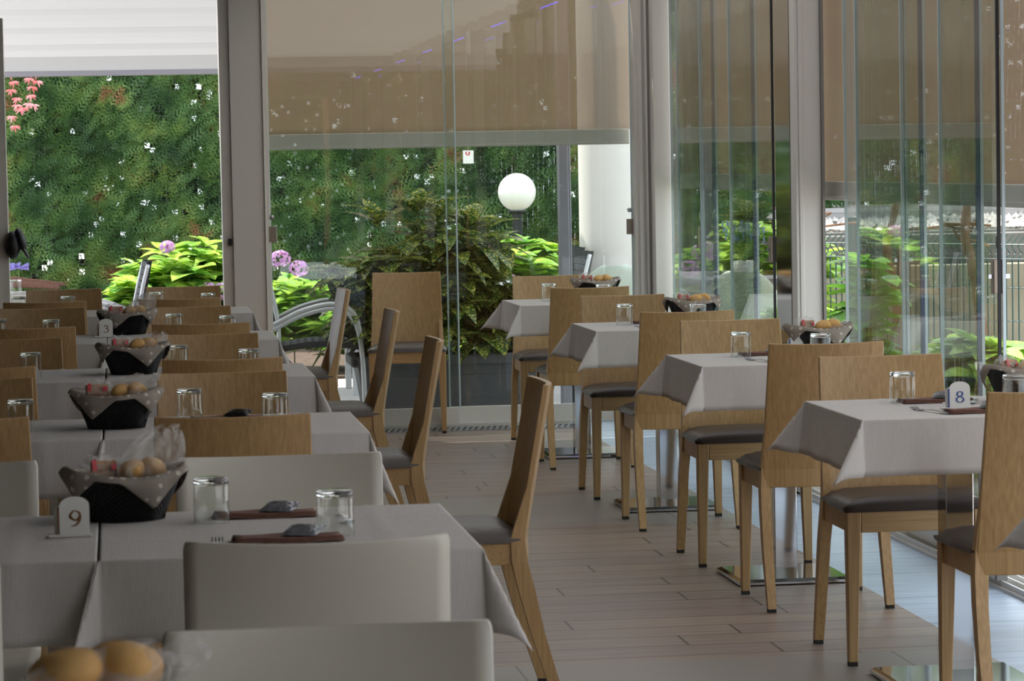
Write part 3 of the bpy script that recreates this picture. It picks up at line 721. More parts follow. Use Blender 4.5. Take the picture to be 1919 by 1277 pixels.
BK = [(.006, 6.33, .2, 1, 'black wicker bread basket behind the brown 9 card', .10), (.045, 8.66, -.15, 1, 'black wicker bread basket, '+LN[2], .06), (.05, 10.87, .1, .95, 'black wicker bread basket, '+LN[3], .055), (.038, 13.50, 0, 1, 'black wicker bread basket right of the brown 3 card', .09),
      (.0, 3.50, .3, 1, 'blurred black wicker bread basket at the bottom left corner', .035),
      (2.57, 8.60, .4, 1, 'black wicker bread basket on the blue 8 card table', .07), (2.52, 10.98, .1, 1, 'black wicker bread basket on the second table of the right row', .03), (2.50, 13.35, .2, 1, 'black wicker bread basket on the third table of the right row', .03), (2.46, 15.85, .0, 1, 'black wicker bread basket on the farthest table of the right row', .02)]
BK[1] = (-.012, 8.60, -.15, 1, BK[1][4], .06)
bk, bku = basket(), [False]
liners = [liner(.35), liner(1.1)]; lu = [[False], [False]]
for i, (x, y, rz, sc, lb, tall) in enumerate(BK):
    o = put(bk, bku, x, y, rz, lb, 'basket', 'black bread baskets', ZT); 
    short = lb.replace('black wicker bread basket', '').replace(',', 'of the').replace('blurred', '').strip()
    o = put(liners[i % 2], lu[i % 2], x, y, rz, 'dotted napkin in the basket '+short, 'napkin', 'beige napkins lining the baskets', ZT)
    o = bread_bag(i*1.7, tall); o.location = (x+.035, y, ZT+.004) if i != 4 else (-.035, 3.5, ZT+.045); o.scale = (1.55, 1.2, 1.1) if i == 4 else (1, 1, 1); o.rotation_euler = (0, 0, rz); tag(o, 'bag of rolls in basket '+short, 'bread bag', 'bread in the baskets')
    o = cracker(i*2.3); o.location = (x-.05, y, ZT+.004); o.rotation_euler = (0, 0, rz+.3); tag(o, 'wrapped crackers in basket '+short, 'cracker packet', 'crackers in the baskets')

# ------------------------------------------------------------------ number cards
def stroke(b, pts, wd, y, sc, ox, oz):
    P = smooth_path([(p[0], 0, p[1]) for p in pts], 7); n_ = len(P)
    for i in range(n_-1):
        q = []
        for j in (i, i+1):
            t = (P[min(j+1, n_-1)]-P[max(j-1, 0)]).normalized(); nn = Vector((-t.z, 0, t.x))
            # contrast: vertical runs thick, horizontal thin
            w_ = wd*(.35+.65*abs(t.z)); q.append((P[j]+nn*w_, P[j]-nn*w_))
        vs = [q[0][0], q[0][1], q[1][1], q[1][0]]
        b.add([(ox+p.x*sc, y, oz+p.z*sc) for p in vs], [(0, 1, 2, 3)])
DIG = {'9': [[(.34, .42), (.10, .36), (-.10, .0+.45), (-.28, .70), (-.10, .96), (.06, 1.0), (.30, .86), (.36, .55), (.26, .25), (.02, .04), (-.24, .02)], [(.33, .62), (.18, .44), (-.02, .42), (-.24, .55), (-.28, .74)]],
       '3': [[(-.26, .84), (-.12, .97), (.06, .98), (.24, .82), (.14, .62), (-.08, .54)], [(-.08, .54), (.18, .50), (.32, .28), (.18, .06), (-.06, 0), (-.28, .08), (-.30, .14)]],
       '8': [[(0, .53), (-.24, .66), (-.22, .88), (0, 1.0), (.22, .88), (.22, .68), (0, .53), (-.26, .40), (-.32, .18), (-.14, .01), (.12, .0), (.32, .16), (.28, .38), (0, .53)]]}
def card(x, y, rz, dig, colr, label):
    t = empty('number_card', (x, y, ZT), rz, label, 'number card', 'table number cards')
    def arch(x0, x1, yy, z0, z1, th):
        r = (x1-x0)/2; c = (x0+x1)/2; out = [(x0, z0), (x1, z0)]+[(c+r*math.cos(a), z1-r*.62+r*.62*math.sin(a)) for a in [k*PI/12 for k in range(13)]]
        n_ = len(out); return MB().add([(p[0], yy, p[1]) for p in out]+[(p[0], yy+th, p[1]) for p in out], [tuple(range(n_))[::-1], tuple(range(n_, 2*n_))]+[(i, (i+1) % n_, n_+(i+1) % n_, n_+i) for i in range(n_)])
    arch(-.026, .032, .0, .005, .078, .0025).build('card', M['card_white'], t)
    arch(-.036, .022, .010, .005, .066, .0025).build('back_card', M['card_white'], t)
    MB().box(-.030, -.0262, -.0004, .0025, .006, .058).build('side_stripe', M[colr], t)
    MB().box(-.048, .036, -.012, .022, 0, .005).build('foot', M['card_white'], t, bevel=.001)
    b = MB()
    for s in DIG[dig]: stroke(b, s, .085, -.0006, .030, .003, .020)
    b.build('digit', M[colr], t)
card(-.097, 6.06, .05, '9', 'card_brown', 'white arched card with brown number 9 on near left table')
card(-.055, 13.31, .05, '3', 'card_brown', 'white arched card with brown number 3 on far left table')
card(2.325, 8.40, -.05, '8', 'card_blue', 'white arched card with blue number 8 on the right table')
t_ = card(2.43, 10.93, -.05, '8', 'card_blue', 'white arched card, only its top showing, on the second right table')
for o in [c for c in COL.objects if c.name.startswith('digit') and c.parent and c.parent.location.y > 10.9 and c.parent.location.y < 10.95]: bpy.data.objects.remove(o)

# ------------------------------------------------------------------ outside: awning, column, lamp, planter
def awning():
    t = empty('folding_awning', (0, 0, 0), 0, 'white pleated fabric awning folded above the terrace doorway', 'awning')
    X0, X1 = -3.5, 2.72
    P = [(22.0, 2.185), (22.0, 2.325), (21.93, 2.335)]
    zs = [(21.6, 2.300), (21.2, 2.395), (20.8, 2.500), (20.4, 2.610), (20.0, 2.71), (19.6, 2.80), (19.2, 2.88), (18.8, 2.95), (18.4, 3.0)]
    prof = [(22.0, 2.19), (22.0, 2.30)]
    py, pz = 22.0, 2.30
    for y, z in zs:
        # fabric runs forward (up) then sags to the pleat's lower edge
        prof += [(y+.30, z+.10), (y+.18, z+.085), (y+.08, z+.06), (y+.02, z+.02), (y, z), (y-.012, z+.03), (y-.02, z+.07)]
    b = MB().grid(lambda u, v: (X0+(X1-X0)*u, prof[round(v*(len(prof)-1))][0], prof[round(v*(len(prof)-1))][1]), 2, len(prof))
    b.build('pleated_fabric', M['awning'], t, smooth=False)
    MB().box(X0, X1, 21.98, 22.06, 2.163, 2.20).build('front_bar', M['frame_lilac'], t, bevel=.006)
    MB().tube([(-1.2, 18.6, 2.57), (-.36, 18.6, 2.552)], .008, 8).box(-.48, -.30, 18.58, 18.62, 2.537, 2.575).build('guide_arm', M['brushed'], t)
awning()
tag(MB().lathe([(.30, -.01), (.30, 3.2)], 64, (3.50, 21.3, 0)).build('round_column', M['column'], smooth=True), 'thick round white column outside the far right corner', 'column')
tag(MB().box(2.585, 2.64, 17.98, 18.08, -.01, 3.0).box(2.64, 2.655, 17.99, 18.08, -.01, 3.0).build('pergola_post', M['frame_lilac'], bevel=.004), 'lilac-grey metal pergola post left of the round white column', 'post')
lt = empty('globe_lamp', (3.115, 24, 0), 0, 'garden lamp with white globe on dark pole before hedge', 'lamp')
MB().lathe([(.148*math.sin(k*PI/24), 1.27-.148*math.cos(k*PI/24)) for k in range(2, 25)], 40).build('globe', M['lamp_globe'], lt, smooth=True)
MB().lathe([(.07, 1.118), (.075, 1.13), (.05, 1.10), (.038, 1.09), (.036, 0)], 20).build('pole', M['lamp_pole'], lt, smooth=True)
# planter
pt = empty('planter_box', (2.03, 18.72, -.01), 0, 'long grey plastic planter box behind the far glass', 'planter')
b = MB(); b.hexa([(-.56, -.17, 0), (.56, -.17, 0), (.56, .17, 0), (-.56, .17, 0), (-.61, -.21, .31), (.61, -.21, .31), (.61, .21, .31), (-.61, .21, .31)])
b.build('body', M['planter'], pt, bevel=.01)
rb = MB(); rb.box(-.65, .65, -.245, -.19, .30, .365).box(-.65, .65, .19, .245, .30, .365).box(-.65, -.6, -.245, .245, .30, .365).box(.6, .65, -.245, .245, .30, .365)
rb.build('rim', M['planter'], pt, bevel=.014)
MB().box(-.6, .6, -.19, .19, .29, .33).build('soil', M['soil'], pt)
MB().hexa([(-.50, -.177, .02), (.50, -.177, .02), (.50, -.17, .02), (-.50, -.17, .02), (-.53, -.205, .24), (.53, -.205, .24), (.53, -.19, .24), (-.53, -.19, .24)]).build('front_panel', M['planter'], pt, bevel=.004)

# ------------------------------------------------------------------ foliage builders
def leaf_into(b, base, dirv, up, L, W, droop=.25, fold=.25, n_=6, tip=1.4):
    d = Vector(dirv).normalized(); s = d.cross(Vector(up)).normalized(); u_ = s.cross(d).normalized(); vs = []
    for i in range(n_):
        t = i/(n_-1); c = Vector(base)+d*(L*t)-u_*(droop*L*t*t)
        w_ = W*math.sin(PI*min(1, t**(1/tip)*.97+.02))**.8*.5 if 0 < i < n_-1 else .0015
        vs += [c-s*w_+u_*w_*fold, c, c+s*w_+u_*w_*fold]
    fs = []
    for i in range(n_-1):
        a = i*3; fs += [(a, a+1, a+4, a+3), (a+1, a+2, a+5, a+4)]
    b.add(vs, fs)
def hydrangea(x, y, w_, d_, h, n_, label, seed, flowers=(), mat='hyd_leaf', L=.13, z0=0):
    rnd = random.Random(seed); t = empty('hydrangea_bush', (x, y, z0), 0, label, 'hydrangea')
    b = MB(); st_ = MB()
    for k in range(n_):
        a = rnd.uniform(0, 2*PI); rr = math.sqrt(rnd.random()); px = math.cos(a)*rr*w_/2; py = math.sin(a)*rr*d_/2
        top = h*(.55+.45*math.sqrt(max(0, 1-rr*rr)))*rnd.uniform(.12, 1)**.6
        if k % 14 == 0: st_.tube([(px*.4, py*.4, 0), (px*.8, py*.8, top*.5), (px, py, top)], .005, 5)
        a0 = rnd.uniform(0, PI)
        tilt = Vector((px/w_*.9, py/d_*.7, 1)).normalized()
        for j in range(6):
            an = a0+j*PI/2+(j//4)*PI/4; up = tilt; d = Vector((math.cos(an), math.sin(an), .35 if j < 4 else .9))+tilt*.1
            ll = L*rnd.uniform(.85, 1.45)*(1 if j < 4 else .55)
            leaf_into(b, (px, py, top-(.03 if j < 4 else 0)), d, up, ll, ll*.74, rnd.uniform(.2, .6), .25)
    b.build('foliage', M[mat], t, smooth=True); st_.build('stems', M['stem'], t)
    for fx, fy, fz, fr in flowers:
        fb = MB()
        for k in range(90):
            p = Vector((rnd.gauss(0, 1), rnd.gauss(0, 1), rnd.gauss(0, 1))).normalized(); p.z = p.z*.8+.05
            c = Vector((fx, fy, fz))+p*fr; s = p.cross(Vector((0, 0, 1))); s = (s if s.length > .01 else Vector((1, 0, 0))).normalized(); q = p.cross(s); r_ = .013
            for g in range(4):
                an = g*PI/2+k; e1 = (s*math.cos(an)+q*math.sin(an)); e2 = (s*math.cos(an+.7)+q*math.sin(an+.7)); e3 = (s*math.cos(an-.7)+q*math.sin(an-.7))
                fb.add([c, c+e3*r_*.8, c+e1*r_*1.3+p*.002, c+e2*r_*.8], [(0, 1, 2, 3)])
        fb.build('flower_head', M['pink'], t)
    return t
HL = 'hydrangea bush with bright green leaves '
hydrangea(.50, 23.0, 1.0, .8, .98, 150, HL+'left of the wide white column', 1, [(-.13, -.30, .93, .055), (.25, -.42, .60, .075), (.16, -.42, .62, .06)], L=.175)
hydrangea(.12, 22.6, .35, .4, .72, 34, 'small pale hydrangea shoot beside the leaning terrace chair', 2, L=.16)
hydrangea(1.28, 22.8, .75, .7, .74, 90, HL+'and two pink heads behind the silver armchair', 3, [(-.06-.04, -.3, .83, .075), (.0+.03, -.35, .76, .07)], L=.15)
hydrangea(1.85, 22.4, .9, .6, .55, 80, 'low hydrangea bush behind the grey planter box', 4, L=.15)
hydrangea(2.95, 22.6, .8, .7, .98, 130, HL+'under the white globe lamp', 5, [(-.12, -.35, .62, .085), (-.28, -.35, .90, .05), (-.3, -.3, .22, .07)], L=.15)
hydrangea(2.5, 21.6, .7, .5, .42, 60, 'low hydrangea growth under the terrace table', 6, L=.15)
hydrangea(4.85, 23.2, 1.3, .8, 1.05, 150, HL+'seen through the far bay of the right wall', 7, [(-.5, -.5, .80, .10), (-.62, -.5, .68, .08)], L=.15)
hydrangea(3.75, 16.9, .55, .7, .72, 80, 'hydrangea bush close outside the right wall, left of the middle post', 8, L=.16)
hydrangea(4.02, 16.4, .35, .45, .98, 46, 'tall dark-leaved hydrangea just right of the middle post', 9, mat='hyd_leaf_dark', L=.15)
hydrangea(4.05, 14.5, .8, 1.2, .62, 150, HL+'outside behind the blue 8 card', 10, L=.175)
hydrangea(4.0, 12.6, .75, 1.3, .52, 140, HL+'outside at the right edge behind the bread basket', 11, L=.16)

# aucuba in the planter
def aucuba():
    rnd = random.Random(5); t = empty('aucuba_shrub', (1.93, 18.72, .30), 0, 'large dark shrub with yellow-speckled leaves in the planter', 'shrub')
    b = MB(); st_ = MB(); tips = []
    for k in range(120):
        a = rnd.uniform(0, 2*PI); rr = rnd.random()**.5; px = math.cos(a)*rr*.56-.08; py = math.sin(a)*rr*.34
        top = .10+(.92*math.sqrt(max(0, 1-(rr*.8)**2)))*rnd.uniform(.08, 1.0)
        tips.append((px, py, top))
    for px, py, top in tips:
        st_.tube(smooth_path([(px*.2, py*.2, 0), (px*.7, py*.7, top*.5), (px, py, top)], 3), .004, 5)
        a0 = rnd.uniform(0, PI); high = top > .8
        for j in range(9):
            an = a0+j*2.4; el = rnd.uniform(.3, 1.1) if high else rnd.uniform(-.5, .5)
            d = Vector((math.cos(an), math.sin(an), el)); ll = rnd.uniform(.16, .25)
            leaf_into(b, (px, py, top-.02*j*.5), d, (0, 0, 1), ll, ll*.50, rnd.uniform(.1, .5), .3)
    b.build('foliage', M['aucuba'], t, smooth=True); st_.build('stems', M['stem'], t)
aucuba()

# cypress hedge
def hedge(name, x0, x1, y, z0, z1, count, seed, label, bulge=.25):
    rng = np.random.default_rng(seed); t = empty(name, (0, 0, 0), 0, label, 'hedge')
    # one sprig in local plane
    base = []; tri = []
    def add_tri(p, q, r):
        i = len(base); base.extend([p, q, r]); tri.append((i, i+1, i+2))
    add_tri((-.003, 0), (.003, 0), (0, 1))
    for k in range(6):
        f = .12+k*.14; ln = .34*(1-f*.6)
        for s in (-1, 1):
            add_tri((0, f-.03), (0, f+.03), (s*ln*.8, f+ln*.75))
            add_tri((s*ln*.35, f+ln*.2), (s*ln*.35, f+ln*.4), (s*ln*.75, f+ln*.15))
    B = np.array(base); nb = len(B)
    X = rng.uniform(x0, x1, count); Z = rng.uniform(z0, z1, count)
    dep = rng.uniform(0, .22, count)+bulge*(np.sin(X*2.1+Z*1.3)*.5+np.sin(X*5.3+2*Z)*.3+np.sin(Z*6.1+X)*.25)
    Yp = y+dep
    L = rng.uniform(.12, .30, count)
    ang = rng.normal(.75, .55, count)      # in-plane direction, leaning up and right
    d = np.stack([np.sin(ang), rng.uniform(-.5, -.05, count), np.cos(ang)], 1); d /= np.linalg.norm(d, axis=1)[:, None]
    rv = rng.normal(0, 1, (count, 3)); rv[:, 1] *= .4; s = np.cross(d, np.cross(rv, d)); s /= np.linalg.norm(s, axis=1)[:, None]
    P = np.stack([X, Yp, Z], 1)
    V = P[:, None, :]+(s[:, None, :]*B[None, :, 0, None]+d[:, None, :]*B[None, :, 1, None])*L[:, None, None]
    V = V.reshape(-1, 3)
    T = (np.array(tri)[None]+np.arange(count)[:, None, None]*nb).reshape(-1, 3)
    me = bpy.data.meshes.new('foliage'); me.vertices.add(len(V)); me.vertices.foreach_set('co', V.ravel().astype(np.float32))
    me.loops.add(T.size); me.loops.foreach_set('vertex_index', T.ravel().astype(np.int32))
    me.polygons.add(len(T)); me.polygons.foreach_set('loop_start', np.arange(0, T.size, 3, dtype=np.int32)); me.polygons.foreach_set('loop_total', np.full(len(T), 3, dtype=np.int32))
    me.update(); me.validate(); me.materials.append(M['cypress'])
    o = bpy.data.objects.new('foliage', me); COL.objects.link(o); o.parent = t
    # branches and a dark backing sheet, coloured as the shade between sprigs, with gaps
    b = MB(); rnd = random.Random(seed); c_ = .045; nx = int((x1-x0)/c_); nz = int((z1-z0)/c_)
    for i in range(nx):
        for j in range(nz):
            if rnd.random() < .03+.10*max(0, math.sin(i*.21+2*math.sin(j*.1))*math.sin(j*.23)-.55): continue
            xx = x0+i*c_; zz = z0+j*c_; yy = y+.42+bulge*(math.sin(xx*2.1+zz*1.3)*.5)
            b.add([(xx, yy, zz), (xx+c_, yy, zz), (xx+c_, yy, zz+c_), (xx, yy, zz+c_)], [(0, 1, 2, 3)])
    b.build('shade_backing', M['hedge_core'], t)
    tk = MB(); k = x0+.5
    while k < x1: tk.tube([(k, y+.75, 0), (k+.05, y+.75, 1.2), (k, y+.75, z1)], .05, 8); k += 1.1
    tk.build('trunks', M['bark'], t)
hedge('cypress_hedge', -3.2, 6.35, 26.5, .02, 3.6, 21000, 3, 'tall green cypress hedge with rusty twigs closing off the terrace')
struct('ground_bed', MB().box(-6, 5.6, 21.9, 26.9, -.02, .01), 'soil')

hedge('cypress_hedge', -5, 9.5, -13, .02, 4.2, 7000, 21, 'hedge added behind the viewpoint to darken reflections in the far glass')  # added out of view, keeps bright sky out of the glass reflections
# red maple twig
def maple():
    rnd = random.Random(4); t = empty('maple_twig', (-.70, 22.6, 1.95), 0, 'red maple leaves hanging in from the upper left', 'maple')
    b = MB()
    for px, pz in ((-.03, .26), (.0, .20), (-.02, .14), (.02, .08), (.11, .22), (.13, .16), (.12, .10), (.10, .04), (.04, -.0), (-.02, -.05), (.06, .01), (.17, .20), (.15, .26), (.0, -.12), (.14, .03), (.02, .03)):
        for k in range(7):
            a = -PI/2+(k-3)*.55+rnd.uniform(-.2, .2); ll = .055*(1-.1*abs(k-3))
            leaf_into(b, (px, rnd.uniform(-.05, .05), pz), (math.sin(a+PI/2), -.3, -abs(math.cos(a+PI/2))*.5-.05), (0, -.8, .5), ll, .013, .1, .1, 5)
    b.build('leaves', M['maple'], t); MB().tube([(-.35, .02, .35), (-.1, 0, .30), (.13, 0, .26), (.10, 0, .0)], .004, 5).build('twig', M['bark'], t)
maple()

# ------------------------------------------------------------------ terrace furniture
def armchair():
    t = empty('terrace_armchair')
    W_ = .27
    for s in (-1, 1):
        for k, o_ in enumerate((0, .028)):
            pts = smooth_path([(s*W_, .27, 0), (s*W_, .26, .35), (s*W_, .225-o_*.3, .60-o_), (s*W_, .10, .675-o_), (s*W_, -.08, .645-o_), (s*W_, -.235, .575-o_), (s*W_, -.27, .555-o_)], 5)
            MB().tube(pts, .015, 8).build('arm_tube', M['silver_tube'], t, smooth=True)
        MB().tube(smooth_path([(s*W_, -.34, 0), (s*W_, -.27, .30), (s*W_*.98, -.235, .50), (s*W_*.95, -.27, .72), (s*W_*.95, -.315, .90)], 5), .013, 8).build('back_tube', M['silver_tube'], t, smooth=True)
    def seat(u, v):
        return ((u*2-1)*.25, -.24+.52*v, .425+.028*math.sin(PI*v))
    b = MB()
    for z in (0, -.035): b.grid(lambda u, v, z=z: (seat(u, v)[0], seat(u, v)[1], seat(u, v)[2]+z), 2, 14)
    b.grid(lambda u, v: (-.25, seat(0, v)[1], seat(0, v)[2]-.035*u), 2, 14).grid(lambda u, v: (.25, seat(0, v)[1], seat(0, v)[2]-.035*u), 2, 14)
    b.box(-.25, .25, .27, .285, .385, .425)
    b.build('seat', M['weave_black'], t)
    sp = MB()
    for k in range(11):
        for j in (-.21, -.14, -.07, 0, .07, .14, .21):
            v = .06+k*.085; p = seat(.5, v); sp.box(j-.012, j+.012, p[1]-.009, p[1]+.009, p[2]-.002, p[2]+.004)
    sp.build('weave', M['weave_grey'], t)
    b = MB()
    for i in range(9):
        z0, z1 = .54+i*.042, .54+i*.042+.036; y0, y1 = -.245-.075*i/9, -.245-.075*(i+1)/9
        b.hexa([(-.25, y0-.012, z0), (.25, y0-.012, z0), (.25, y0+.012, z0), (-.25, y0+.012, z0), (-.25, y1-.012, z1), (.25, y1-.012, z1), (.25, y1+.012, z1), (-.25, y1+.012, z1)])
    for x_ in (-.245, .245, -.12, 0, .12): b.hexa([(x_-.014, -.262, .52), (x_+.014, -.262, .52), (x_+.014, -.238, .52), (x_-.014, -.238, .52), (x_-.014, -.34, .92), (x_+.014, -.34, .92), (x_+.014, -.312, .92), (x_-.014, -.312, .92)])
    b.build('backrest', M['weave_black'], t)
    return t
ac, acu = armchair(), [False]
GA = 'silver and black woven armchairs on the terrace'
put(ac, acu, 1.20, 18.75, -PI/2-.05, 'silver tube armchair with black seat, right of the wide white column', 'armchair', GA)
put(ac, acu, -.13, 19.9, PI/2+.05, 'silver tube armchair left of the wide white column, its back leaning right', 'armchair', GA)
put(ac, acu, 2.70, 20.0, PI/2+.08, 'woven armchair behind the farthest right table, nearer of two', 'armchair', GA)
put(ac, acu, 2.80, 20.95, PI/2+.02, 'woven armchair behind the farthest right table, farther of two', 'armchair', GA)
def out_table(x, y, hx, hy, label, label2):
    t = empty('terrace_table', (x, y, -.01), 0, label, 'table')
    MB().box(-hx+.02, hx-.02, -hy+.02, hy-.02, .70, .735).build('tabletop', M['weave_grey'], t)
    for sx in (-1, 1):
        for sy in (-1, 1): MB().box(sx*(hx-.06)-.02, sx*(hx-.06)+.02, sy*(hy-.06)-.02, sy*(hy-.06)+.02, 0, .70).build('leg', M['silver_tube'], t)
    rnd = random.Random(int(x*10)); 
    def fn(u, v):
        a = (u*2-1)*(hx+.2); c = (v*2-1)*(hy+.2); du = max(0, abs(a)-hx); dv = max(0, abs(c)-hy); r_ = math.hypot(du, dv)
        X_ = max(-hx, min(hx, a)); Y_ = max(-hy, min(hy, c)); f_ = .12+.5*(min(du, dv)/.2)
        return (X_+math.copysign(du*f_, a), Y_+math.copysign(dv*f_, c), .74-r_*.93+.01*math.sin(a*9)*(r_ > 0))
    o = MB().grid(fn, 33, 33).build('tablecloth', M['outdoor_cloth'], None, smooth=True, solid=.0015); o.location = (x, y, -.01); tag(o, label2, 'tablecloth', 'cloths on the terrace tables')
out_table(1.98, 20.6, .50, .38, 'terrace table half hidden behind the speckled shrub', 'pale cloth on the terrace table behind the speckled shrub')
out_table(-.72, 19.85, .36, .36, 'sunlit terrace table at the left edge', 'sunlit white cloth on the terrace table at the left edge')
rnd = random.Random(31)
def out_nap(x, y, z, rz, label):
    def fn(u, v): return ((u*2-1)*.17, (v*2-1)*.05*(1-.4*u), .02+.05*math.sin(PI*v)*(1-u*.6)+.02*(1-u))
    o = MB().grid(fn, 14, 9).build('napkin', M['napkin'], None, smooth=True, solid=.004); o.location = (x, y, z); o.rotation_euler = (0, 0, rz); tag(o, label, 'napkin', 'brown napkins on the sunlit terrace table')
out_nap(-.53, 19.75, .735, 0, 'rolled brown napkin on the sunlit terrace table, nearer one')
out_nap(-.50, 19.98, .745, .05, 'rolled brown napkin on the sunlit terrace table, farther one')
put(tb, tbu, -.63, 19.62, 0, 'upturned tumbler on the sunlit terrace table', 'glass', 'upturned tumblers outdoors', .735)
tg = empty('hanging_tag', (2.955, 25.9, 1.50), 0, 'small white tag with red marking hanging in the hedge', 'tag')
MB().box(-.045, .045, -.003, .003, 0, .11).build('sheet', M['card_white'], tg); MB().tube([(0, 0, .11), (.02, .3, .3)], .003, 4).build('string', M['bark'], tg)
ub = MB(); stroke(ub, [(-.3, 1), (-.3, .7), (-.1, .5), (.1, .6), (.15, 1)], .1, -.004, .06, 0, .04); ub.build('marking', M['red_print'], tg)
pf = empty('purple_flower', (-.66, 21.2, -.01), 0, 'small purple flower above the sunlit terrace table', 'flower')
pb = MB()
for k in range(26):
    a_ = rnd.uniform(0, 2*PI) if k else 0; pb.tube([(0, 0, .86), (.07*math.cos(a_), .05*math.sin(a_), .87+.02*math.sin(k*2.0))], [.004, .009], 5)
pb.build('flower_head', M['purple'], pf); MB().tube([(.02, 0, 0), (.01, 0, .5), (0, 0, .86)], .004, 5).build('stem', M['stem'], pf)
# rounded black thing hanging by the left frame
hb = empty('black_cap', (-.555, 17.57, 1.09), 0, 'rounded black cap-like object hanging beside the left frame post', 'cap')
def ell(cx, cz, rx, rz_, ry, tilt):
    b = MB()
    def fn(u, v):
        th = u*2*PI; p = v*PI; x_ = rx*math.sin(p)*math.cos(th); z_ = rz_*math.cos(p)
        return (cx+x_*math.cos(tilt)-z_*math.sin(tilt), ry*math.sin(p)*math.sin(th), cz+x_*math.sin(tilt)+z_*math.cos(tilt))
    return b.grid(fn, 20, 12, True)
ell(-.02, 0, .045, .08, .06, 0).build('crown', M['black'], hb, smooth=True)
ell(.025, .03, .028, .07, .05, .3).build('brim', M['black'], hb, smooth=True)
ell(.045, -.035, .012, .05, .04, .5).build('strap', M['black'], hb, smooth=True)
# round-backed white chairs outdoors
wr, wru = make_white(True), [False]
GW = 'round-backed white plastic chairs outside'
put(wr, wru, 3.10, 19.4, 0, 'round-backed white plastic chair before the round white column', 'chair', GW)
put(wr, wru, 3.62, 17.9, -.1, 'round-backed white plastic chair seen through the far bay panels', 'chair', GW)
# side table with lavender pot seen through far bay
st = empty('side_table', (4.02, 19.7, -.01), 0, 'grey terrace table seen through the far bay of the right wall', 'table')
MB().box(-.33, .33, -.3, .3, .70, .74).build('tabletop', M['weave_grey'], st, bevel=.005)
MB().lathe([(.03, .70), (.03, .03), (.2, .02), (.2, 0)], 20).build('foot', M['silver_tube'], st)
lp = empty('lavender_pot', (4.02, 19.65, .73), 0, 'lavender in a white pot on the grey terrace table', 'potted plant')
MB().lathe([(.055, 0), (.075, .11), (.068, .11), (.05, .02)], 24).build('pot', M['card_white'], lp, smooth=True)
b = MB(); fb = MB(); rnd = random.Random(2)
for k in range(80):
    a = rnd.uniform(0, 2*PI); e_ = rnd.uniform(.0, .14); h_ = rnd.uniform(.12, .24); p0 = Vector((0, 0, .1)); p1 = Vector((math.cos(a)*e_, math.sin(a)*e_, .1+h_))
    b.tube([p0, (p0+p1)/2+Vector((0, 0, .02)), p1], .0025, 4)
    fb.tube([p1, p1+Vector((0, 0, .035))], .006, 5)
b.build('stems', M['hyd_leaf_dark'], lp); fb.build('flower_spikes', M['lavender'], lp)

# ------------------------------------------------------------------ beyond the right wall: fence, railway
fn_ = empty('mesh_fence', (0, 0, 0), 0, 'dark green wire mesh fence with wavy top outside the right wall', 'fence')
A, B_ = Vector((4.62, 20.25, 0)), Vector((6.6, 17.3, 0)); D = (B_-A); Ln = D.length; D.normalize(); Nn = Vector((-D.y, D.x, 0)).normalized()
wv = MB(); k = 0.0
while k < Ln:
    p = A+D*k
    pts = [p+Vector((0, 0, .02)), p+Vector((0, 0, .84)), p+Nn*.035+Vector((0, 0, .875)), p+Vector((0, 0, .915)), p+Vector((0, 0, .93)), p+Vector((.03, 0, .99))+Nn*.03]
    wv.tube(pts, .005, 4, False); k += .05
for z in (.2, .45, .66, .84, .93): wv.tube([A+Vector((0, 0, z)), B_+Vector((0, 0, z))], .0045, 4)
wv.build('wire_mesh', M['fence_green'], fn_)
for k in (.35, 2.15, 3.6):
    p = A+D*k; MB().box(p.x-.03, p.x+.03, p.y-.03, p.y+.03, -.01, 1.10).build('post', M['fence_green'], fn_, bevel=.004)
struct('ground_verge', MB().box(3.6, 12, 20.9, 23.5, -.02, .02), 'soil')
tag(MB().box(5.4, 14, 24.0, 24.4, -.02, .62).build('retaining_wall', M['concrete_pale']), 'pale concrete retaining wall behind the green mesh fence', 'wall')
tag(MB().box(5.4, 14, 24.4, 24.7, .62, .86).box(5.4, 14, 24.7, 25.9, -.02, .88).build('platform_edge', M['concrete'], bevel=.01), 'grey concrete ledge below the railway ballast', 'ledge')
bl = MB(); rnd = random.Random(11)
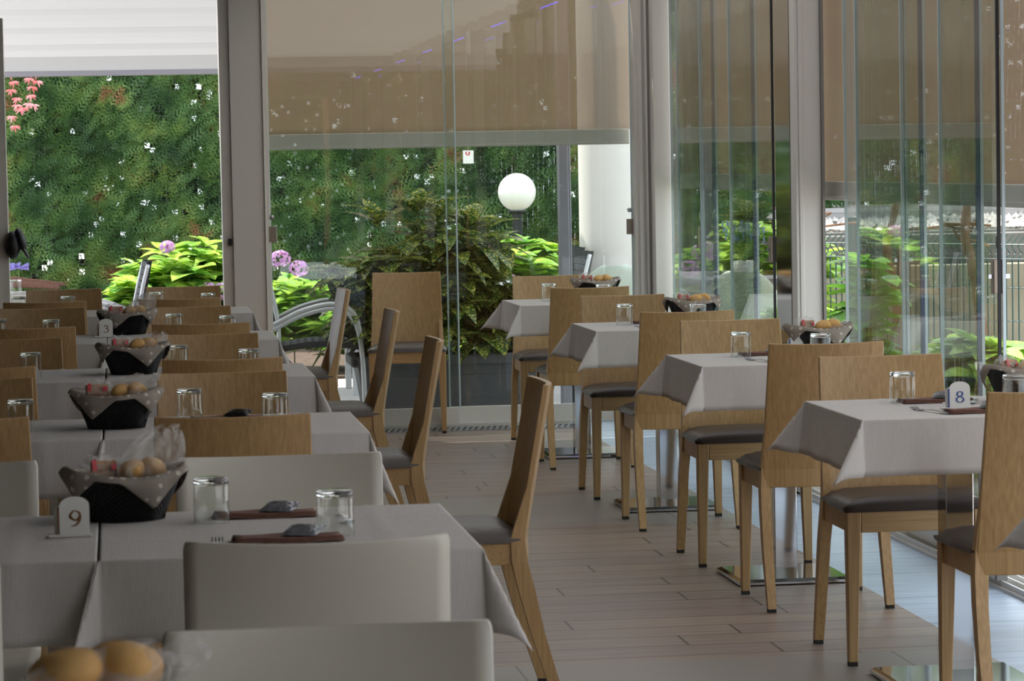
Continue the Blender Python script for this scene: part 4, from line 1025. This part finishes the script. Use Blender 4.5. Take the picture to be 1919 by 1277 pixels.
for k in range(1500):
    x_ = rnd.uniform(5.6, 9.5); y_ = rnd.uniform(24.75, 26.9); r_ = rnd.uniform(.02, .045); z_ = .90+(y_-24.75)*.05
    q = [(rnd.uniform(.7, 1.2)) for _ in range(6)]
    bl.add([(x_+r_*q[0], y_, z_), (x_, y_+r_*q[1], z_), (x_-r_*q[2], y_, z_), (x_, y_-r_*q[3], z_), (x_, y_, z_+r_*q[4]), (x_, y_, z_-r_)], [(0, 1, 4), (1, 2, 4), (2, 3, 4), (3, 0, 4), (1, 0, 5), (2, 1, 5), (3, 2, 5), (0, 3, 5)])
struct('ground_embankment', MB().box(5.6, 14, 25.92, 29, -.02, .90), 'soil')
tag(bl.build('ballast', M['ballast']), 'pale railway ballast stones around the rail', 'gravel', kind='stuff')
rl_ = MB()
for y_ in (26.0, 27.4): rl_.box(5.6, 14, y_, y_+.07, 1.02, 1.06).box(5.6, 14, y_+.025, y_+.045, .93, 1.02).box(5.6, 14, y_-.02, y_+.09, .91, .93)
tag(rl_.build('railway_rail', M['rail_steel']), 'shiny steel railway rails running along the embankment', 'rail')
hedge('cypress_trees', 6.0, 14, 30, 1.0, 4.0, 9000, 9, 'dark green trees beyond the railway line')
def trunk(x, y, pts, r0, label):
    t = empty('vine', (x, y, 0), 0, label, 'vine'); P = smooth_path(pts, 5)
    MB().tube(P, [r0*(1+.18*math.sin(i*1.9))*(1-.25*i/len(P)) for i in range(len(P))], 9).build('trunk', M['bark'], t, smooth=True)
    b = MB(); rnd = random.Random(int(x*100))
    for k in range(5):
        q = P[rnd.randrange(len(P)//2, len(P))]; b.tube([q, q+Vector((rnd.uniform(-.15, .15), 0, .05)), q+Vector((rnd.uniform(-.3, .3), 0, rnd.uniform(0, .15)))], .008, 5)
    b.build('twigs', M['bark'], t)
trunk(5.02, 17.6, [(.03, 0, 0), (.0, 0, .35), (-.02, 0, .62), (-.06, 0, .85), (-.10, 0, 1.05), (-.06, 0, 1.4)], .035, 'gnarled brown vine trunk at the right edge before the fence')
trunk(4.62, 18.2, [(.06, 0, 0), (.05, 0, .4), (.02, 0, .75), (-.02, 0, .95), (.03, 0, 1.15), (.10, 0, 1.5)], .028, 'gnarled vine trunk behind the middle of the glass panels')
trunk(4.30, 18.8, [(.0, 0, 0), (.02, 0, .5), (-.01, 0, .85), (.01, 0, 1.1), (-.05, 0, 1.35)], .026, 'gnarled vine trunk just right of the middle post')
